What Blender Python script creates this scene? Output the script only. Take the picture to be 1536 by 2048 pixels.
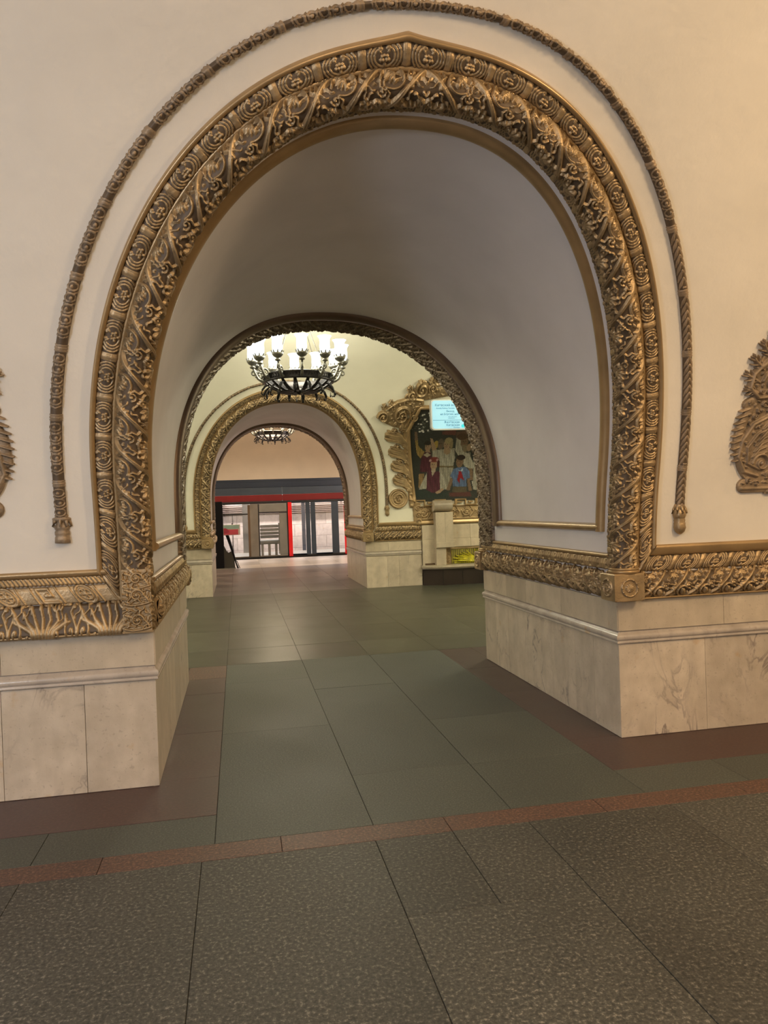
import bpy, math, random
import numpy as np
from mathutils import Vector, Matrix
random.seed(7)
PI = math.pi
C = bpy.context.scene.collection
for o in list(bpy.data.objects): bpy.data.objects.remove(o)
sc = bpy.context.scene

# ------------------------------------------------------------------ camera
F_PX, YAW, PITCH, ROLL = 1480.99, 0.1955, -0.0072, -0.0345
cam = bpy.data.cameras.new('camera'); co = bpy.data.objects.new('camera', cam); C.objects.link(co)
cam.sensor_fit = 'VERTICAL'; cam.sensor_height = 36.0; cam.lens = 36.0*F_PX/2048.0
cam.clip_start = 0.05; cam.clip_end = 200
fw = Vector((math.sin(YAW)*math.cos(PITCH), math.cos(YAW)*math.cos(PITCH), math.sin(PITCH)))
r0 = Vector((math.cos(YAW), -math.sin(YAW), 0)); u0 = r0.cross(fw)
rr = math.cos(ROLL)*r0+math.sin(ROLL)*u0; uu = -math.sin(ROLL)*r0+math.cos(ROLL)*u0
mw = Matrix((rr, uu, -fw)).transposed().to_4x4(); mw.translation = Vector((-0.9173, -4.2579, 1.5))
co.matrix_world = mw
sc.camera = co

# ------------------------------------------------------------------ world, lamps, exposure
w = bpy.data.worlds.new('world'); sc.world = w; w.use_nodes = True
w.node_tree.nodes['Background'].inputs[0].default_value = (1.0, 0.93, 0.84, 1)
w.node_tree.nodes['Background'].inputs[1].default_value = 0.12
def lamp(name, loc, watts, col, r=0.25):
    l = bpy.data.lights.new(name, 'POINT'); l.energy = watts; l.color = col; l.shadow_soft_size = r
    o = bpy.data.objects.new(name, l); C.objects.link(o); o.location = loc; return o
lamp('platform_or_train_light', (3.0, -3.6, 3.75), 285, (1.0, 0.71, 0.40), .3)
lamp('platform_or_train_light', (-3.9, -4.4, 1.9), 250, (0.78, 0.86, 1.0), .4)  # unseen cool low light, taken for a train behind the camera
lamp('platform_or_train_light', (-1.2, -5.0, 3.9), 115, (1.0, 0.72, 0.45), .3)
lamp('hall_lamp', (-0.03, 5.9, 3.95), 170, (1.0, 0.93, 0.70), .3)
lamp('hall_lamp', (4.6, 5.9, 3.7), 210, (1.0, 0.92, 0.68), .3)
lamp('hall_lamp', (-4.6, 5.9, 3.7), 150, (1.0, 0.93, 0.74), .3)
lamp('far_lamp', (0.05, 15.5, 3.9), 230, (1.0, 0.80, 0.55), .3)
lamp('far_lamp', (3.8, 14.9, 3.6), 300, (1.0, 0.86, 0.80), .3)
lamp('far_lamp', (-4.0, 15.2, 3.6), 210, (1.0, 0.82, 0.62), .3)
def area(name, loc, sx, sy, watts, col):
    l = bpy.data.lights.new(name, 'AREA'); l.energy = watts; l.color = col; l.shape = 'RECTANGLE'; l.size = sx; l.size_y = sy
    o = bpy.data.objects.new(name, l); C.objects.link(o); o.location = loc; return o
area('track_wall_fill', (0.8, 22.25, 2.35), 8, .12, 420, (1.0, 0.92, 0.88))  # unseen fill added to brighten the wall behind the train
area('carriage_lamp', (0.4, 20.6, 2.12), 10, .25, 240, (1.0, 0.95, 0.92))
sc.view_settings.view_transform = 'Standard'; sc.view_settings.look = 'None'
sc.view_settings.gamma = 1.0; sc.view_settings.use_curve_mapping = False
sc.view_settings.exposure = -0.07

# ------------------------------------------------------------------ materials
def mat(name, col, rough=.6, metal=0., bump=0., bscale=40, var=.12, vscale=3., col2=None, spec=.5, rand=0., emit=None, estr=0.):
    m = bpy.data.materials.new(name); m.use_nodes = True; nt = m.node_tree; N = nt.nodes; L = nt.links
    b = N['Principled BSDF']; b.inputs['Roughness'].default_value = rough; b.inputs['Metallic'].default_value = metal
    b.inputs['Specular IOR Level'].default_value = spec
    tc = N.new('ShaderNodeNewGeometry')
    nz = N.new('ShaderNodeTexNoise'); nz.inputs['Scale'].default_value = vscale; nz.inputs['Detail'].default_value = 5
    L.new(tc.outputs['Position'], nz.inputs['Vector'])
    rp = N.new('ShaderNodeValToRGB'); c = col; c2 = col2 or tuple(min(1, x*(1-2*var)) for x in col)
    rp.color_ramp.elements[0].position = .3; rp.color_ramp.elements[1].position = .7
    rp.color_ramp.elements[0].color = (*c2, 1); rp.color_ramp.elements[1].color = (*c, 1)
    L.new(nz.outputs['Fac'], rp.inputs['Fac']); out = rp.outputs['Color']
    if rand:
        oi = N.new('ShaderNodeObjectInfo'); mr = N.new('ShaderNodeMapRange'); mr.inputs[3].default_value = 1-rand; mr.inputs[4].default_value = 1+rand*.5
        L.new(oi.outputs['Random'], mr.inputs[0]); hs = N.new('ShaderNodeHueSaturation'); L.new(out, hs.inputs['Color']); L.new(mr.outputs[0], hs.inputs['Value']); out = hs.outputs['Color']
    L.new(out, b.inputs['Base Color'])
    if bump:
        n2 = N.new('ShaderNodeTexNoise'); n2.inputs['Scale'].default_value = bscale; n2.inputs['Detail'].default_value = 4
        L.new(tc.outputs['Position'], n2.inputs['Vector'])
        bp = N.new('ShaderNodeBump'); bp.inputs['Strength'].default_value = bump; bp.inputs['Distance'].default_value = .01
        L.new(n2.outputs['Fac'], bp.inputs['Height']); L.new(bp.outputs['Normal'], b.inputs['Normal'])
    if emit:
        b.inputs['Emission Color'].default_value = (*emit, 1); b.inputs['Emission Strength'].default_value = estr
    return m
PLASTER = mat('plaster', (.76, .71, .63), .75, bump=.3, bscale=14, var=.06, vscale=1.3)
PLASTER_IN = mat('passage_plaster', (.78, .74, .74), .5, bump=.2, bscale=8, var=.06, vscale=1.8)
PLASTER_HALL = mat('hall_plaster', (.80, .77, .64), .8, bump=.2, bscale=7, var=.04, vscale=1.6)
PLASTER_FAR = mat('far_plaster', (.70, .58, .42), .8, bump=.2, bscale=7, var=.04, vscale=1.6)
GOLD = mat('bronze_gilding', (.50, .36, .20), .40, metal=.55, bump=.25, bscale=90, var=.22, vscale=9)
GOLD2 = mat('smooth_gilding', (.44, .30, .15), .33, metal=.45, bump=.1, bscale=60, var=.12, vscale=6)
ROPE = mat('aged_stucco_garland', (.38, .28, .18), .5, metal=.3, bump=.3, bscale=80, var=.25, vscale=12)
IRON = mat('dark_bronze', (.045, .042, .045), .38, metal=.7, var=.2)
GROUND_SHADE = mat('shaded_bronze_ground', (.125, .086, .052), .55, metal=.2, var=.2, vscale=12)  # dark surface in the carving hollows, recess shade put into its colour
GOLD_SHADED = mat('shaded_bronze_gilding', (.24, .175, .11), .42, metal=.5, bump=.2, bscale=90, var=.2, vscale=9)  # gilding copy with the shade of the backlit far mouths in its colour
ROLL_SHADED = mat('shaded_bronze_roll', (.17, .115, .075), .35, metal=.4, var=.15)  # far mouth roll, backlit shade put into the colour
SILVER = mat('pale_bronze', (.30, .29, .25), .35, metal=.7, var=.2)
def marble(name, c1, c2, vein, veinamt=.5, rough=.28):
    m = mat(name, c1, rough, bump=.08, bscale=120, vscale=9, col2=c2, rand=.14)
    nt = m.node_tree; N = nt.nodes; L = nt.links; b = N['Principled BSDF']
    src = b.inputs['Base Color'].links[0].from_socket
    g = N['Geometry'] if 'Geometry' in N else [n for n in N if n.bl_idname == 'ShaderNodeNewGeometry'][0]
    oi = N.new('ShaderNodeObjectInfo'); va = N.new('ShaderNodeVectorMath'); va.operation = 'SCALE'; L.new(oi.outputs['Random'], va.inputs['Scale']); va.inputs[0].default_value = (13, 17, 9)
    ad = N.new('ShaderNodeVectorMath'); ad.operation = 'ADD'; L.new(g.outputs['Position'], ad.inputs[0]); L.new(va.outputs[0], ad.inputs[1])
    mp = N.new('ShaderNodeMapping'); mp.inputs['Scale'].default_value = (1.4, 1.4, .8); mp.inputs['Rotation'].default_value = (.3, .5, .2); L.new(ad.outputs[0], mp.inputs[0])
    nz = N.new('ShaderNodeTexNoise'); nz.inputs['Scale'].default_value = 1.7; nz.inputs['Detail'].default_value = 8; nz.inputs['Distortion'].default_value = 1.6
    L.new(mp.outputs[0], nz.inputs['Vector'])
    r = N.new('ShaderNodeValToRGB'); e = r.color_ramp.elements; e[0].position = .485; e[0].color = (0, 0, 0, 1); e[1].position = .5; e[1].color = (1, 1, 1, 1)
    k = e.new(.525); k.color = (0, 0, 0, 1); L.new(nz.outputs['Fac'], r.inputs['Fac'])
    n2 = N.new('ShaderNodeTexNoise'); n2.inputs['Scale'].default_value = 2.3; L.new(ad.outputs[0], n2.inputs['Vector'])
    r2 = N.new('ShaderNodeValToRGB'); r2.color_ramp.elements[0].position = .48; r2.color_ramp.elements[1].position = .68; L.new(n2.outputs['Fac'], r2.inputs['Fac'])
    mu = N.new('ShaderNodeMath'); mu.operation = 'MULTIPLY'; L.new(r.outputs['Color'], mu.inputs[0]); L.new(r2.outputs['Color'], mu.inputs[1])
    mp3 = N.new('ShaderNodeMapping'); mp3.inputs['Scale'].default_value = (5, 5, 1.5); L.new(ad.outputs[0], mp3.inputs[0])
    n3 = N.new('ShaderNodeTexNoise'); n3.inputs['Scale'].default_value = 1.6; n3.inputs['Detail'].default_value = 6; L.new(mp3.outputs[0], n3.inputs['Vector'])
    r3 = N.new('ShaderNodeMapRange'); r3.inputs[1].default_value = .35; r3.inputs[2].default_value = .65; r3.inputs[3].default_value = .90; r3.inputs[4].default_value = 1.05; L.new(n3.outputs['Fac'], r3.inputs[0])
    h3 = N.new('ShaderNodeHueSaturation'); L.new(src, h3.inputs['Color']); L.new(r3.outputs[0], h3.inputs['Value'])
    for sc_, lo, hi, am, cl in ((5.5, .66, .72, .45, (.50, .31, .13)), (55, .62, .68, .35, (.30, .24, .19))):
        n4 = N.new('ShaderNodeTexNoise'); n4.inputs['Scale'].default_value = sc_; n4.inputs['Detail'].default_value = 5; L.new(ad.outputs[0], n4.inputs['Vector'])
        r4 = N.new('ShaderNodeMapRange'); r4.inputs[1].default_value = lo; r4.inputs[2].default_value = hi; r4.inputs[3].default_value = 0; r4.inputs[4].default_value = am; L.new(n4.outputs['Fac'], r4.inputs[0])
        x4 = N.new('ShaderNodeMix'); x4.data_type = 'RGBA'; L.new(r4.outputs[0], x4.inputs[0]); L.new(h3.outputs['Color'] if cl[0] == .50 else src, x4.inputs[6]); x4.inputs[7].default_value = (*cl, 1); src = x4.outputs[2]
    m2 = N.new('ShaderNodeMath'); m2.operation = 'MULTIPLY'; L.new(mu.outputs[0], m2.inputs[0]); m2.inputs[1].default_value = veinamt
    mx = N.new('ShaderNodeMix'); mx.data_type = 'RGBA'; L.new(m2.outputs[0], mx.inputs[0]); L.new(src, mx.inputs[6]); mx.inputs[7].default_value = (*vein, 1)
    L.new(mx.outputs[2], b.inputs['Base Color']); return m
MARBLE = marble('cream_marble', (.66, .57, .46), (.54, .46, .36), (.18, .14, .13), .8)
MARBLE_TOP = marble('plinth_marble', (.62, .53, .41), (.53, .45, .34), (.3, .25, .2), .4)
MARBLE_MOULD = marble('grey_marble', (.56, .49, .42), (.46, .40, .34), (.2, .17, .15), .3, .2)
MARBLE_PINK = marble('pale_pink_marble', (.66, .56, .50), (.56, .47, .42), (.3, .2, .18), .4)
def granite(name, a, b_, c, scale, rough, bump=.15):
    m = bpy.data.materials.new(name); m.use_nodes = True; nt = m.node_tree; N = nt.nodes; L = nt.links
    bs = N['Principled BSDF']; bs.inputs['Specular IOR Level'].default_value = .5
    g = N.new('ShaderNodeNewGeometry')
    vo = N.new('ShaderNodeTexNoise'); vo.inputs['Scale'].default_value = scale; vo.inputs['Detail'].default_value = 3; vo.inputs['Roughness'].default_value = .7; L.new(g.outputs['Position'], vo.inputs['Vector'])
    r = N.new('ShaderNodeValToRGB'); e = r.color_ramp.elements; e[0].position = .36; e[0].color = (*b_, 1); e[1].position = .56; e[1].color = (*a, 1); k = e.new(.66); k.color = (*c, 1)
    L.new(vo.outputs['Fac'], r.inputs['Fac'])
    big = N.new('ShaderNodeTexNoise'); big.inputs['Scale'].default_value = 1.5; big.inputs['Detail'].default_value = 6; L.new(g.outputs['Position'], big.inputs['Vector'])
    mr = N.new('ShaderNodeMapRange'); mr.inputs[1].default_value = .3; mr.inputs[2].default_value = .7; mr.inputs[3].default_value = .80; mr.inputs[4].default_value = 1.14; L.new(big.outputs['Fac'], mr.inputs[0])
    oi = N.new('ShaderNodeObjectInfo'); m3 = N.new('ShaderNodeMapRange'); m3.inputs[3].default_value = .82; m3.inputs[4].default_value = 1.12; L.new(oi.outputs['Random'], m3.inputs[0])
    mu = N.new('ShaderNodeMath'); mu.operation = 'MULTIPLY'; L.new(mr.outputs[0], mu.inputs[0]); L.new(m3.outputs[0], mu.inputs[1])
    hs = N.new('ShaderNodeHueSaturation'); L.new(r.outputs['Color'], hs.inputs['Color']); L.new(mu.outputs[0], hs.inputs['Value']); L.new(hs.outputs['Color'], bs.inputs['Base Color'])
    rg = N.new('ShaderNodeMapRange'); rg.inputs[1].default_value = .35; rg.inputs[2].default_value = .65; rg.inputs[3].default_value = rough*.93; rg.inputs[4].default_value = rough*1.1; L.new(big.outputs['Fac'], rg.inputs[0]); L.new(rg.outputs[0], bs.inputs['Roughness'])
    bp = N.new('ShaderNodeBump'); bp.inputs['Strength'].default_value = bump; bp.inputs['Distance'].default_value = .004; L.new(vo.outputs['Fac'], bp.inputs['Height']); L.new(bp.outputs['Normal'], bs.inputs['Normal'])
    return m
G_GREEN = granite('green_grey_granite', (.078, .086, .072), (.045, .05, .043), (.13, .135, .11), 110, .56, .10)
G_HALL = granite('worn_green_granite', (.070, .072, .052), (.042, .044, .034), (.11, .11, .08), 120, .36, .02)
G_NEAR = granite('speckled_brown_granite', (.076, .074, .062), (.032, .032, .028), (.21, .195, .165), 70, .55, .3)
G_RED = granite('dark_red_granite', (.066, .034, .029), (.05, .027, .023), (.085, .045, .037), 60, .42, .1)
G_STRIPE = granite('speckled_red_granite', (.12, .06, .040), (.05, .03, .024), (.22, .12, .085), 75, .5, .3)
G_PINK = granite('pinkish_grey_granite', (.17, .145, .14), (.11, .095, .09), (.24, .21, .2), 110, .36, .02)
G_LIGHT = granite('pale_granite', (.62, .58, .54), (.5, .46, .43), (.7, .66, .62), 60, .3, .05)
GROUT = mat('joint_mortar', (.035, .032, .028), .9)
WHITEGLASS = mat('lit_white_glass', (.9, .95, 1), .3, emit=(.9, .97, 1.0), estr=2.6)
PAINT_NAVY = mat('navy_paint', (.022, .033, .055), .35, var=.05, spec=.3)
PAINT_GREYBL = mat('slate_paint', (.045, .065, .095), .35, metal=.2, var=.1)
PAINT_RED = mat('red_paint', (.17, .014, .018), .22, var=.05)
RED_EDGE = mat('red_door_edge', (.80, .010, .015), .35)  # plain red paint of the door edges, no emission
RUBBER = mat('black_rubber', (.012, .012, .013), .4, var=.05)
STEEL = mat('brushed_steel', (.30, .28, .25), .35, metal=.7, var=.12)
GREY_P = mat('grey_panel', (.20, .20, .18), .4, var=.08)
BROWN_P = mat('brown_panel', (.12, .075, .04), .4, var=.08)
BLACK = mat('black_plastic', (.006, .007, .011), .5, var=.05, spec=.2)
DARKBOARD = mat('dark_bench_cladding', (.035, .022, .018), .45, var=.2)
BRASS = mat('polished_brass', (.85, .78, .05), .35, metal=.15, var=.3, vscale=14)
CABLE = mat('cable_brown', (.12, .08, .065), .5)
def glass(name, tint=(.95, .95, .95), refl=.12):
    m = bpy.data.materials.new(name); m.use_nodes = True; nt = m.node_tree; N = nt.nodes; L = nt.links
    N.remove(N['Principled BSDF']); t = N.new('ShaderNodeBsdfTransparent'); t.inputs[0].default_value = (*tint, 1)
    g = N.new('ShaderNodeBsdfGlossy'); g.inputs['Roughness'].default_value = .03; mx = N.new('ShaderNodeMixShader'); mx.inputs[0].default_value = refl
    L.new(t.outputs[0], mx.inputs[1]); L.new(g.outputs[0], mx.inputs[2]); L.new(mx.outputs[0], N['Material Output'].inputs[0]); return m
GLASS = glass('window_glass')

# ------------------------------------------------------------------ object helpers
def thing(name, label, cat, loc=(0, 0, 0), group=None, kind=None):
    o = bpy.data.objects.new(name, None); C.objects.link(o); o.location = loc; o.empty_display_size = .2
    if label: o['label'] = label
    if cat: o['category'] = cat
    if group: o['group'] = group
    if kind: o['kind'] = kind
    return o
def tag(o, label, cat, group=None, kind=None):
    if label: o['label'] = label
    if cat: o['category'] = cat
    if group: o['group'] = group
    if kind: o['kind'] = kind
    return o
class MB:
    def __init__(s): s.v = []; s.q = []; s.t = []; s.n = 0
    def add(s, V, Q=None, T=None):
        V = np.asarray(V, float).reshape(-1, 3); s.v.append(V)
        if Q is not None and len(Q): s.q.append(np.asarray(Q, int).reshape(-1, 4)+s.n)
        if T is not None and len(T): s.t.append(np.asarray(T, int).reshape(-1, 3)+s.n)
        s.n += len(V); return s
    def grid(s, P, closeu=False, closev=False, flip=False, mask=None):
        n, m = P.shape[:2]; I = np.arange(n*m).reshape(n, m)
        if closeu: I = np.vstack([I, I[:1]])
        if closev: I = np.hstack([I, I[:, :1]])
        q = np.stack([I[:-1, :-1], I[1:, :-1], I[1:, 1:], I[:-1, 1:]], -1)
        if mask is not None: q = q[mask]
        q = q.reshape(-1, 4)
        if flip: q = q[:, ::-1]
        return s.add(P, q)
    def box(s, x0, x1, y0, y1, z0, z1, bev=0.):
        if bev:
            b = bev
            for (a0, a1, c0, c1, d0, d1) in [(x0+b, x1-b, y0+b, y1-b, z0, z1)]: pass
            X = [x0, x0+b, x1-b, x1]; 
            top = [(x0+b, y0+b), (x1-b, y0+b), (x1-b, y1-b), (x0+b, y1-b)]; mid = [(x0, y0), (x1, y0), (x1, y1), (x0, y1)]
            V = [(*p, z0) for p in top]+[(*p, z0+b) for p in mid]+[(*p, z1-b) for p in mid]+[(*p, z1) for p in top]
            Q = [(3, 2, 1, 0), (12, 13, 14, 15)]
            for k in range(3):
                for i in range(4): Q.append((4*k+i, 4*k+(i+1) % 4, 4*k+4+(i+1) % 4, 4*k+4+i))
            return s.add(V, Q)
        V = [(x0, y0, z0), (x1, y0, z0), (x1, y1, z0), (x0, y1, z0), (x0, y0, z1), (x1, y0, z1), (x1, y1, z1), (x0, y1, z1)]
        return s.add(V, [(3, 2, 1, 0), (4, 5, 6, 7), (0, 1, 5, 4), (1, 2, 6, 5), (2, 3, 7, 6), (3, 0, 4, 7)])
    def tube(s, pts, r, k=8, up=(0, 0, 1), caps=True, flat=1.0):
        P = np.asarray(pts, float); n = len(P); T = np.gradient(P, axis=0); T /= np.linalg.norm(T, axis=1)[:, None]+1e-12
        r = np.broadcast_to(np.asarray(r, float), (n,)); A = np.linspace(0, 2*PI, k, endpoint=False)
        N = np.cross(T, up); bad = np.linalg.norm(N, axis=1) < 1e-3; N[bad] = np.cross(T[bad], (1, .1, 0)); N /= np.linalg.norm(N, axis=1)[:, None]; B = np.cross(T, N)
        G = P[:, None]+r[:, None, None]*(np.cos(A)[None, :, None]*N[:, None]+flat*np.sin(A)[None, :, None]*B[:, None])
        n0 = s.n; s.grid(G, closev=True)
        if caps:
            s.add([P[0], P[-1]]); c0, c1 = s.n-2, s.n-1
            for i in range(k):
                s.t.append(np.array([[c0, n0+(i+1) % k, n0+i], [c1, n0+(n-1)*k+i, n0+(n-1)*k+(i+1) % k]]))
        return s
    def lathe(s, prof, c=(0, 0, 0), k=16, lobes=0, amp=0.):
        pr = np.asarray(prof, float); A = np.linspace(0, 2*PI, k, endpoint=False)
        rad = pr[:, 0][:, None]*(1+amp*np.cos(lobes*A)[None])
        G = np.stack([c[0]+rad*np.cos(A), c[1]+rad*np.sin(A), c[2]+np.broadcast_to(pr[:, 1][:, None], rad.shape)], -1)
        return s.grid(G, closev=True)
    def prism(s, poly, f0, f1):
        """poly list of 2d; f0,f1: map (a,b)->3d for the two faces"""
        n = len(poly); V = [f0(*p) for p in poly]+[f1(*p) for p in poly]; n0 = s.n
        s.add(V, [(i, (i+1) % n, n+(i+1) % n, n+i) for i in range(n)])
        c0 = np.mean(V[:n], axis=0); c1 = np.mean(V[n:], axis=0); s.add([c0, c1]); a, b = s.n-2, s.n-1
        for i in range(n): s.t.append(np.array([[a, n0+(i+1) % n, n0+i], [b, n0+n+i, n0+n+(i+1) % n]]))
        return s
    def mesh(s, name, m, smooth=True):
        me = bpy.data.meshes.new(name); V = np.vstack(s.v); Q = np.vstack(s.q) if s.q else np.zeros((0, 4), int); T = np.vstack(s.t) if s.t else np.zeros((0, 3), int)
        me.vertices.add(len(V)); me.vertices.foreach_set('co', V.ravel())
        nl = 4*len(Q)+3*len(T); me.loops.add(nl); me.polygons.add(len(Q)+len(T))
        me.loops.foreach_set('vertex_index', np.concatenate([Q.ravel(), T.ravel()]).astype(np.int32))
        st = np.concatenate([np.arange(len(Q))*4, 4*len(Q)+np.arange(len(T))*3]).astype(np.int32)
        me.polygons.foreach_set('loop_start', st)
        try: me.polygons.foreach_set('loop_total', np.concatenate([np.full(len(Q), 4), np.full(len(T), 3)]).astype(np.int32))
        except Exception: pass
        me.polygons.foreach_set('use_smooth', np.full(len(Q)+len(T), smooth)); me.update(calc_edges=True); me.validate()
        if m: me.materials.append(m)
        return me
    def build(s, name, m, parent=None, smooth=True):
        o = bpy.data.objects.new(name, s.mesh(name, m, smooth)); C.objects.link(o)
        if parent:
            o.parent = parent
            if parent.type == 'EMPTY': o.location = -Vector(parent.location)
        return o

# ------------------------------------------------------------------ relief canvases (height fields for carved stucco)
class Canvas:
    """height field over [0,L]x[0,H]; periodic in u when per"""
    def __init__(s, L, H, step, per=True):
        s.L, s.H, s.per = L, H, per; s.edge = True; s.nu = max(8, int(L/step)); s.nv = max(6, int(H/step))
        u = (np.arange(s.nu)+.0)/s.nu*L if per else np.linspace(0, L, s.nu)
        v = np.linspace(0, H, s.nv); s.U, s.V = np.meshgrid(u, v, indexing='ij'); s.h = np.zeros_like(s.U)
    def _each(s):
        return (-s.L, 0, s.L) if s.per else (0,)
    def stroke(s, pts, w, h, base=0., sharp=.5):
        P = np.asarray(pts, float); W = np.broadcast_to(np.asarray(w, float), (len(P),))
        for du in s._each():
            for i in range(len(P)-1):
                a = P[i]+[du, 0]; b = P[i+1]+[du, 0]; wm = max(W[i], W[i+1])
                if max(a[0], b[0])+wm < 0 or min(a[0], b[0])-wm > s.L: continue
                iu0 = max(0, int((min(a[0], b[0])-wm)/s.L*s.nu)-1); iu1 = min(s.nu, int((max(a[0], b[0])+wm)/s.L*s.nu)+2)
                U = s.U[iu0:iu1]; V = s.V[iu0:iu1]; d = b-a; L2 = d@d+1e-12
                t = np.clip(((U-a[0])*d[0]+(V-a[1])*d[1])/L2, 0, 1)
                D = np.hypot(U-a[0]-t*d[0], V-a[1]-t*d[1]); ww = W[i]+(W[i+1]-W[i])*t
                k = np.clip(1-(D/np.maximum(ww, 1e-4))**2, 0, 1)**sharp*h+base*(D < ww)
                s.h[iu0:iu1] = np.maximum(s.h[iu0:iu1], k)
        return s
    def bump(s, u, v, r, h, base=0., ry=None):
        ry = ry or r
        for du in s._each():
            D = np.hypot((s.U-u-du)/r, (s.V-v)/ry); s.h = np.maximum(s.h, np.sqrt(np.clip(1-D*D, 0, 1))*h+base*(D < 1))
        return s
    def ring(s, u, v, ru, rv, w, h, a0=0, a1=2*PI):
        A = np.linspace(a0, a1, 28); return s.stroke(np.stack([u+ru*np.cos(A), v+rv*np.sin(A)], 1), w, h)
    def spiral(s, u, v, r, w, h, turns=1.4, a0=0., hand=1, base=0.):
        A = np.linspace(0, turns*2*PI, 34); R = r*(1-A/A[-1]*.82)
        s.stroke(np.stack([u+R*np.cos(a0+hand*A), v+R*np.sin(a0+hand*A)], 1), np.linspace(w, w*.6, 34), h, base); return s.bump(u, v, w*1.3, h*1.1, base)
    def fill(s, seed, tries, gap, w, h, scale=1.):
        R_ = random.Random(seed); k = 0
        for _ in range(tries):
            u, v = R_.uniform(0, s.L), R_.uniform(.04, .96)*s.H; a = R_.uniform(0, 6.28)
            du = np.abs((s.U-u+s.L/2) % s.L-s.L/2) if s.per else np.abs(s.U-u)
            if s.h[(du**2+(s.V-v)**2) < gap**2].max(initial=0) > .004: continue
            k += 1; ln = .022*scale; q = np.linspace(-1, 1, 9); amp = .008*scale*(1 if k % 2 else -1)
            X = ln*q; Y = amp*np.sin(q*PI*.9)
            s.stroke(np.stack([u+X*math.cos(a)-Y*math.sin(a), v+X*math.sin(a)+Y*math.cos(a)], 1), np.array([.5, .8, 1, .9, .8, .9, 1.3, 1.5, .7])*w, h, sharp=.28)
            if k % 3 == 0: s.spiral(u+ln*math.cos(a+1), v+ln*math.sin(a+1), .009*scale, w*.8, h, 1.0, a, 1)
        return s
    def detail(s, seed, tries, gap, w, h, lo=.003, hi=.020):
        R_ = random.Random(seed); k = 0; iu = s.nu/s.L; iv = (s.nv-1)/s.H
        for _ in range(tries):
            u, v = R_.uniform(gap, s.L-gap), R_.uniform(gap, s.H-gap); i, j = int(u*iu), int(v*iv); gi, gj = max(1, int(gap*iu)), max(1, int(gap*iv))
            blk = s.h[max(0, i-gi):i+gi+1, max(0, j-gj):j+gj+1]
            if blk.min() < lo or blk.max() > hi: continue
            k += 1; a = R_.uniform(0, 6.28)
            if k % 3: s.spiral(u, v, gap*.85, w, h, 1.2, a, 1 if k % 2 else -1)
            else: s.stroke([(u-gap*.8*math.cos(a), v-gap*.8*math.sin(a)), (u+gap*.3*math.sin(a), v-gap*.3*math.cos(a)), (u+gap*.8*math.cos(a), v+gap*.8*math.sin(a))], [w, w*1.7, w*.8], h)
        return s
    def leaf(s, u, v, ln, ang, wd, h, lobes=5, base=0.):
        d = np.array([math.cos(ang), math.sin(ang)]); p = np.array([-d[1], d[0]]); o = np.array([u, v])
        s.stroke([o, o+d*ln*.5, o+d*ln], [wd*.25, wd*.32, wd*.06], h, base)
        for k in range(lobes):
            f = (k+.4)/lobes; e = wd*(math.sin(PI*min(1, f*.85+.15)))
            for sg in (-1, 1):
                a = o+d*ln*f*.85; b = a+d*ln*.22+p*sg*e*.7; c = a+d*ln*.34+p*sg*e
                s.stroke([a, b, c], [wd*.16, wd*.15, wd*.05], h*.85, base)
        return s
    def sample(s, u, v):
        fu = (u/s.L) % 1.0*s.nu; i0 = np.floor(fu).astype(int) % s.nu; i1 = (i0+1) % s.nu; a = fu-np.floor(fu)
        fv = np.clip(v/s.H, 0, 1)*(s.nv-1); j0 = np.floor(fv).astype(int); j1 = np.minimum(j0+1, s.nv-1); b = fv-j0
        return (s.h[i0, j0]*(1-a)*(1-b)+s.h[i1, j0]*a*(1-b)+s.h[i0, j1]*(1-a)*b+s.h[i1, j1]*a*b)

def egg_tile(H=.08, L=.2):
    c = Canvas(L, H, .0016); m = L/2
    s_ = H/.08; L0 = L/.2
    for k, (ru, rv) in enumerate(((.074, .052), (.060, .041), (.046, .031))):
        ru *= L0; c.ring(m, H*.52, ru, rv*s_, .0040, .0085, PI*.62-PI*.0, PI*2.38)
    for sg in (-1, 1): c.spiral(m+sg*.016, H*.83, .011, .0035, .011, 1.2, -PI/2, sg)
    for (a, b) in ((-1, .9), (0, 1.1), (1, .9), (-.55, 0), (.55, 0), (0, -1.), (-1.5, 0), (1.5, 0)):
        c.bump(m+a*.0125, H*.40+b*.0125*s_, .0062, .015)
    for uu_ in (0., L): c.stroke([(uu_, 0), (uu_, H)], .012, .0075, sharp=.3); c.stroke([(uu_-.017, .004), (uu_-.014, H-.004)], .003, .006); c.stroke([(uu_+.017, .004), (uu_+.014, H-.004)], .003, .006)
    return c
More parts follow.
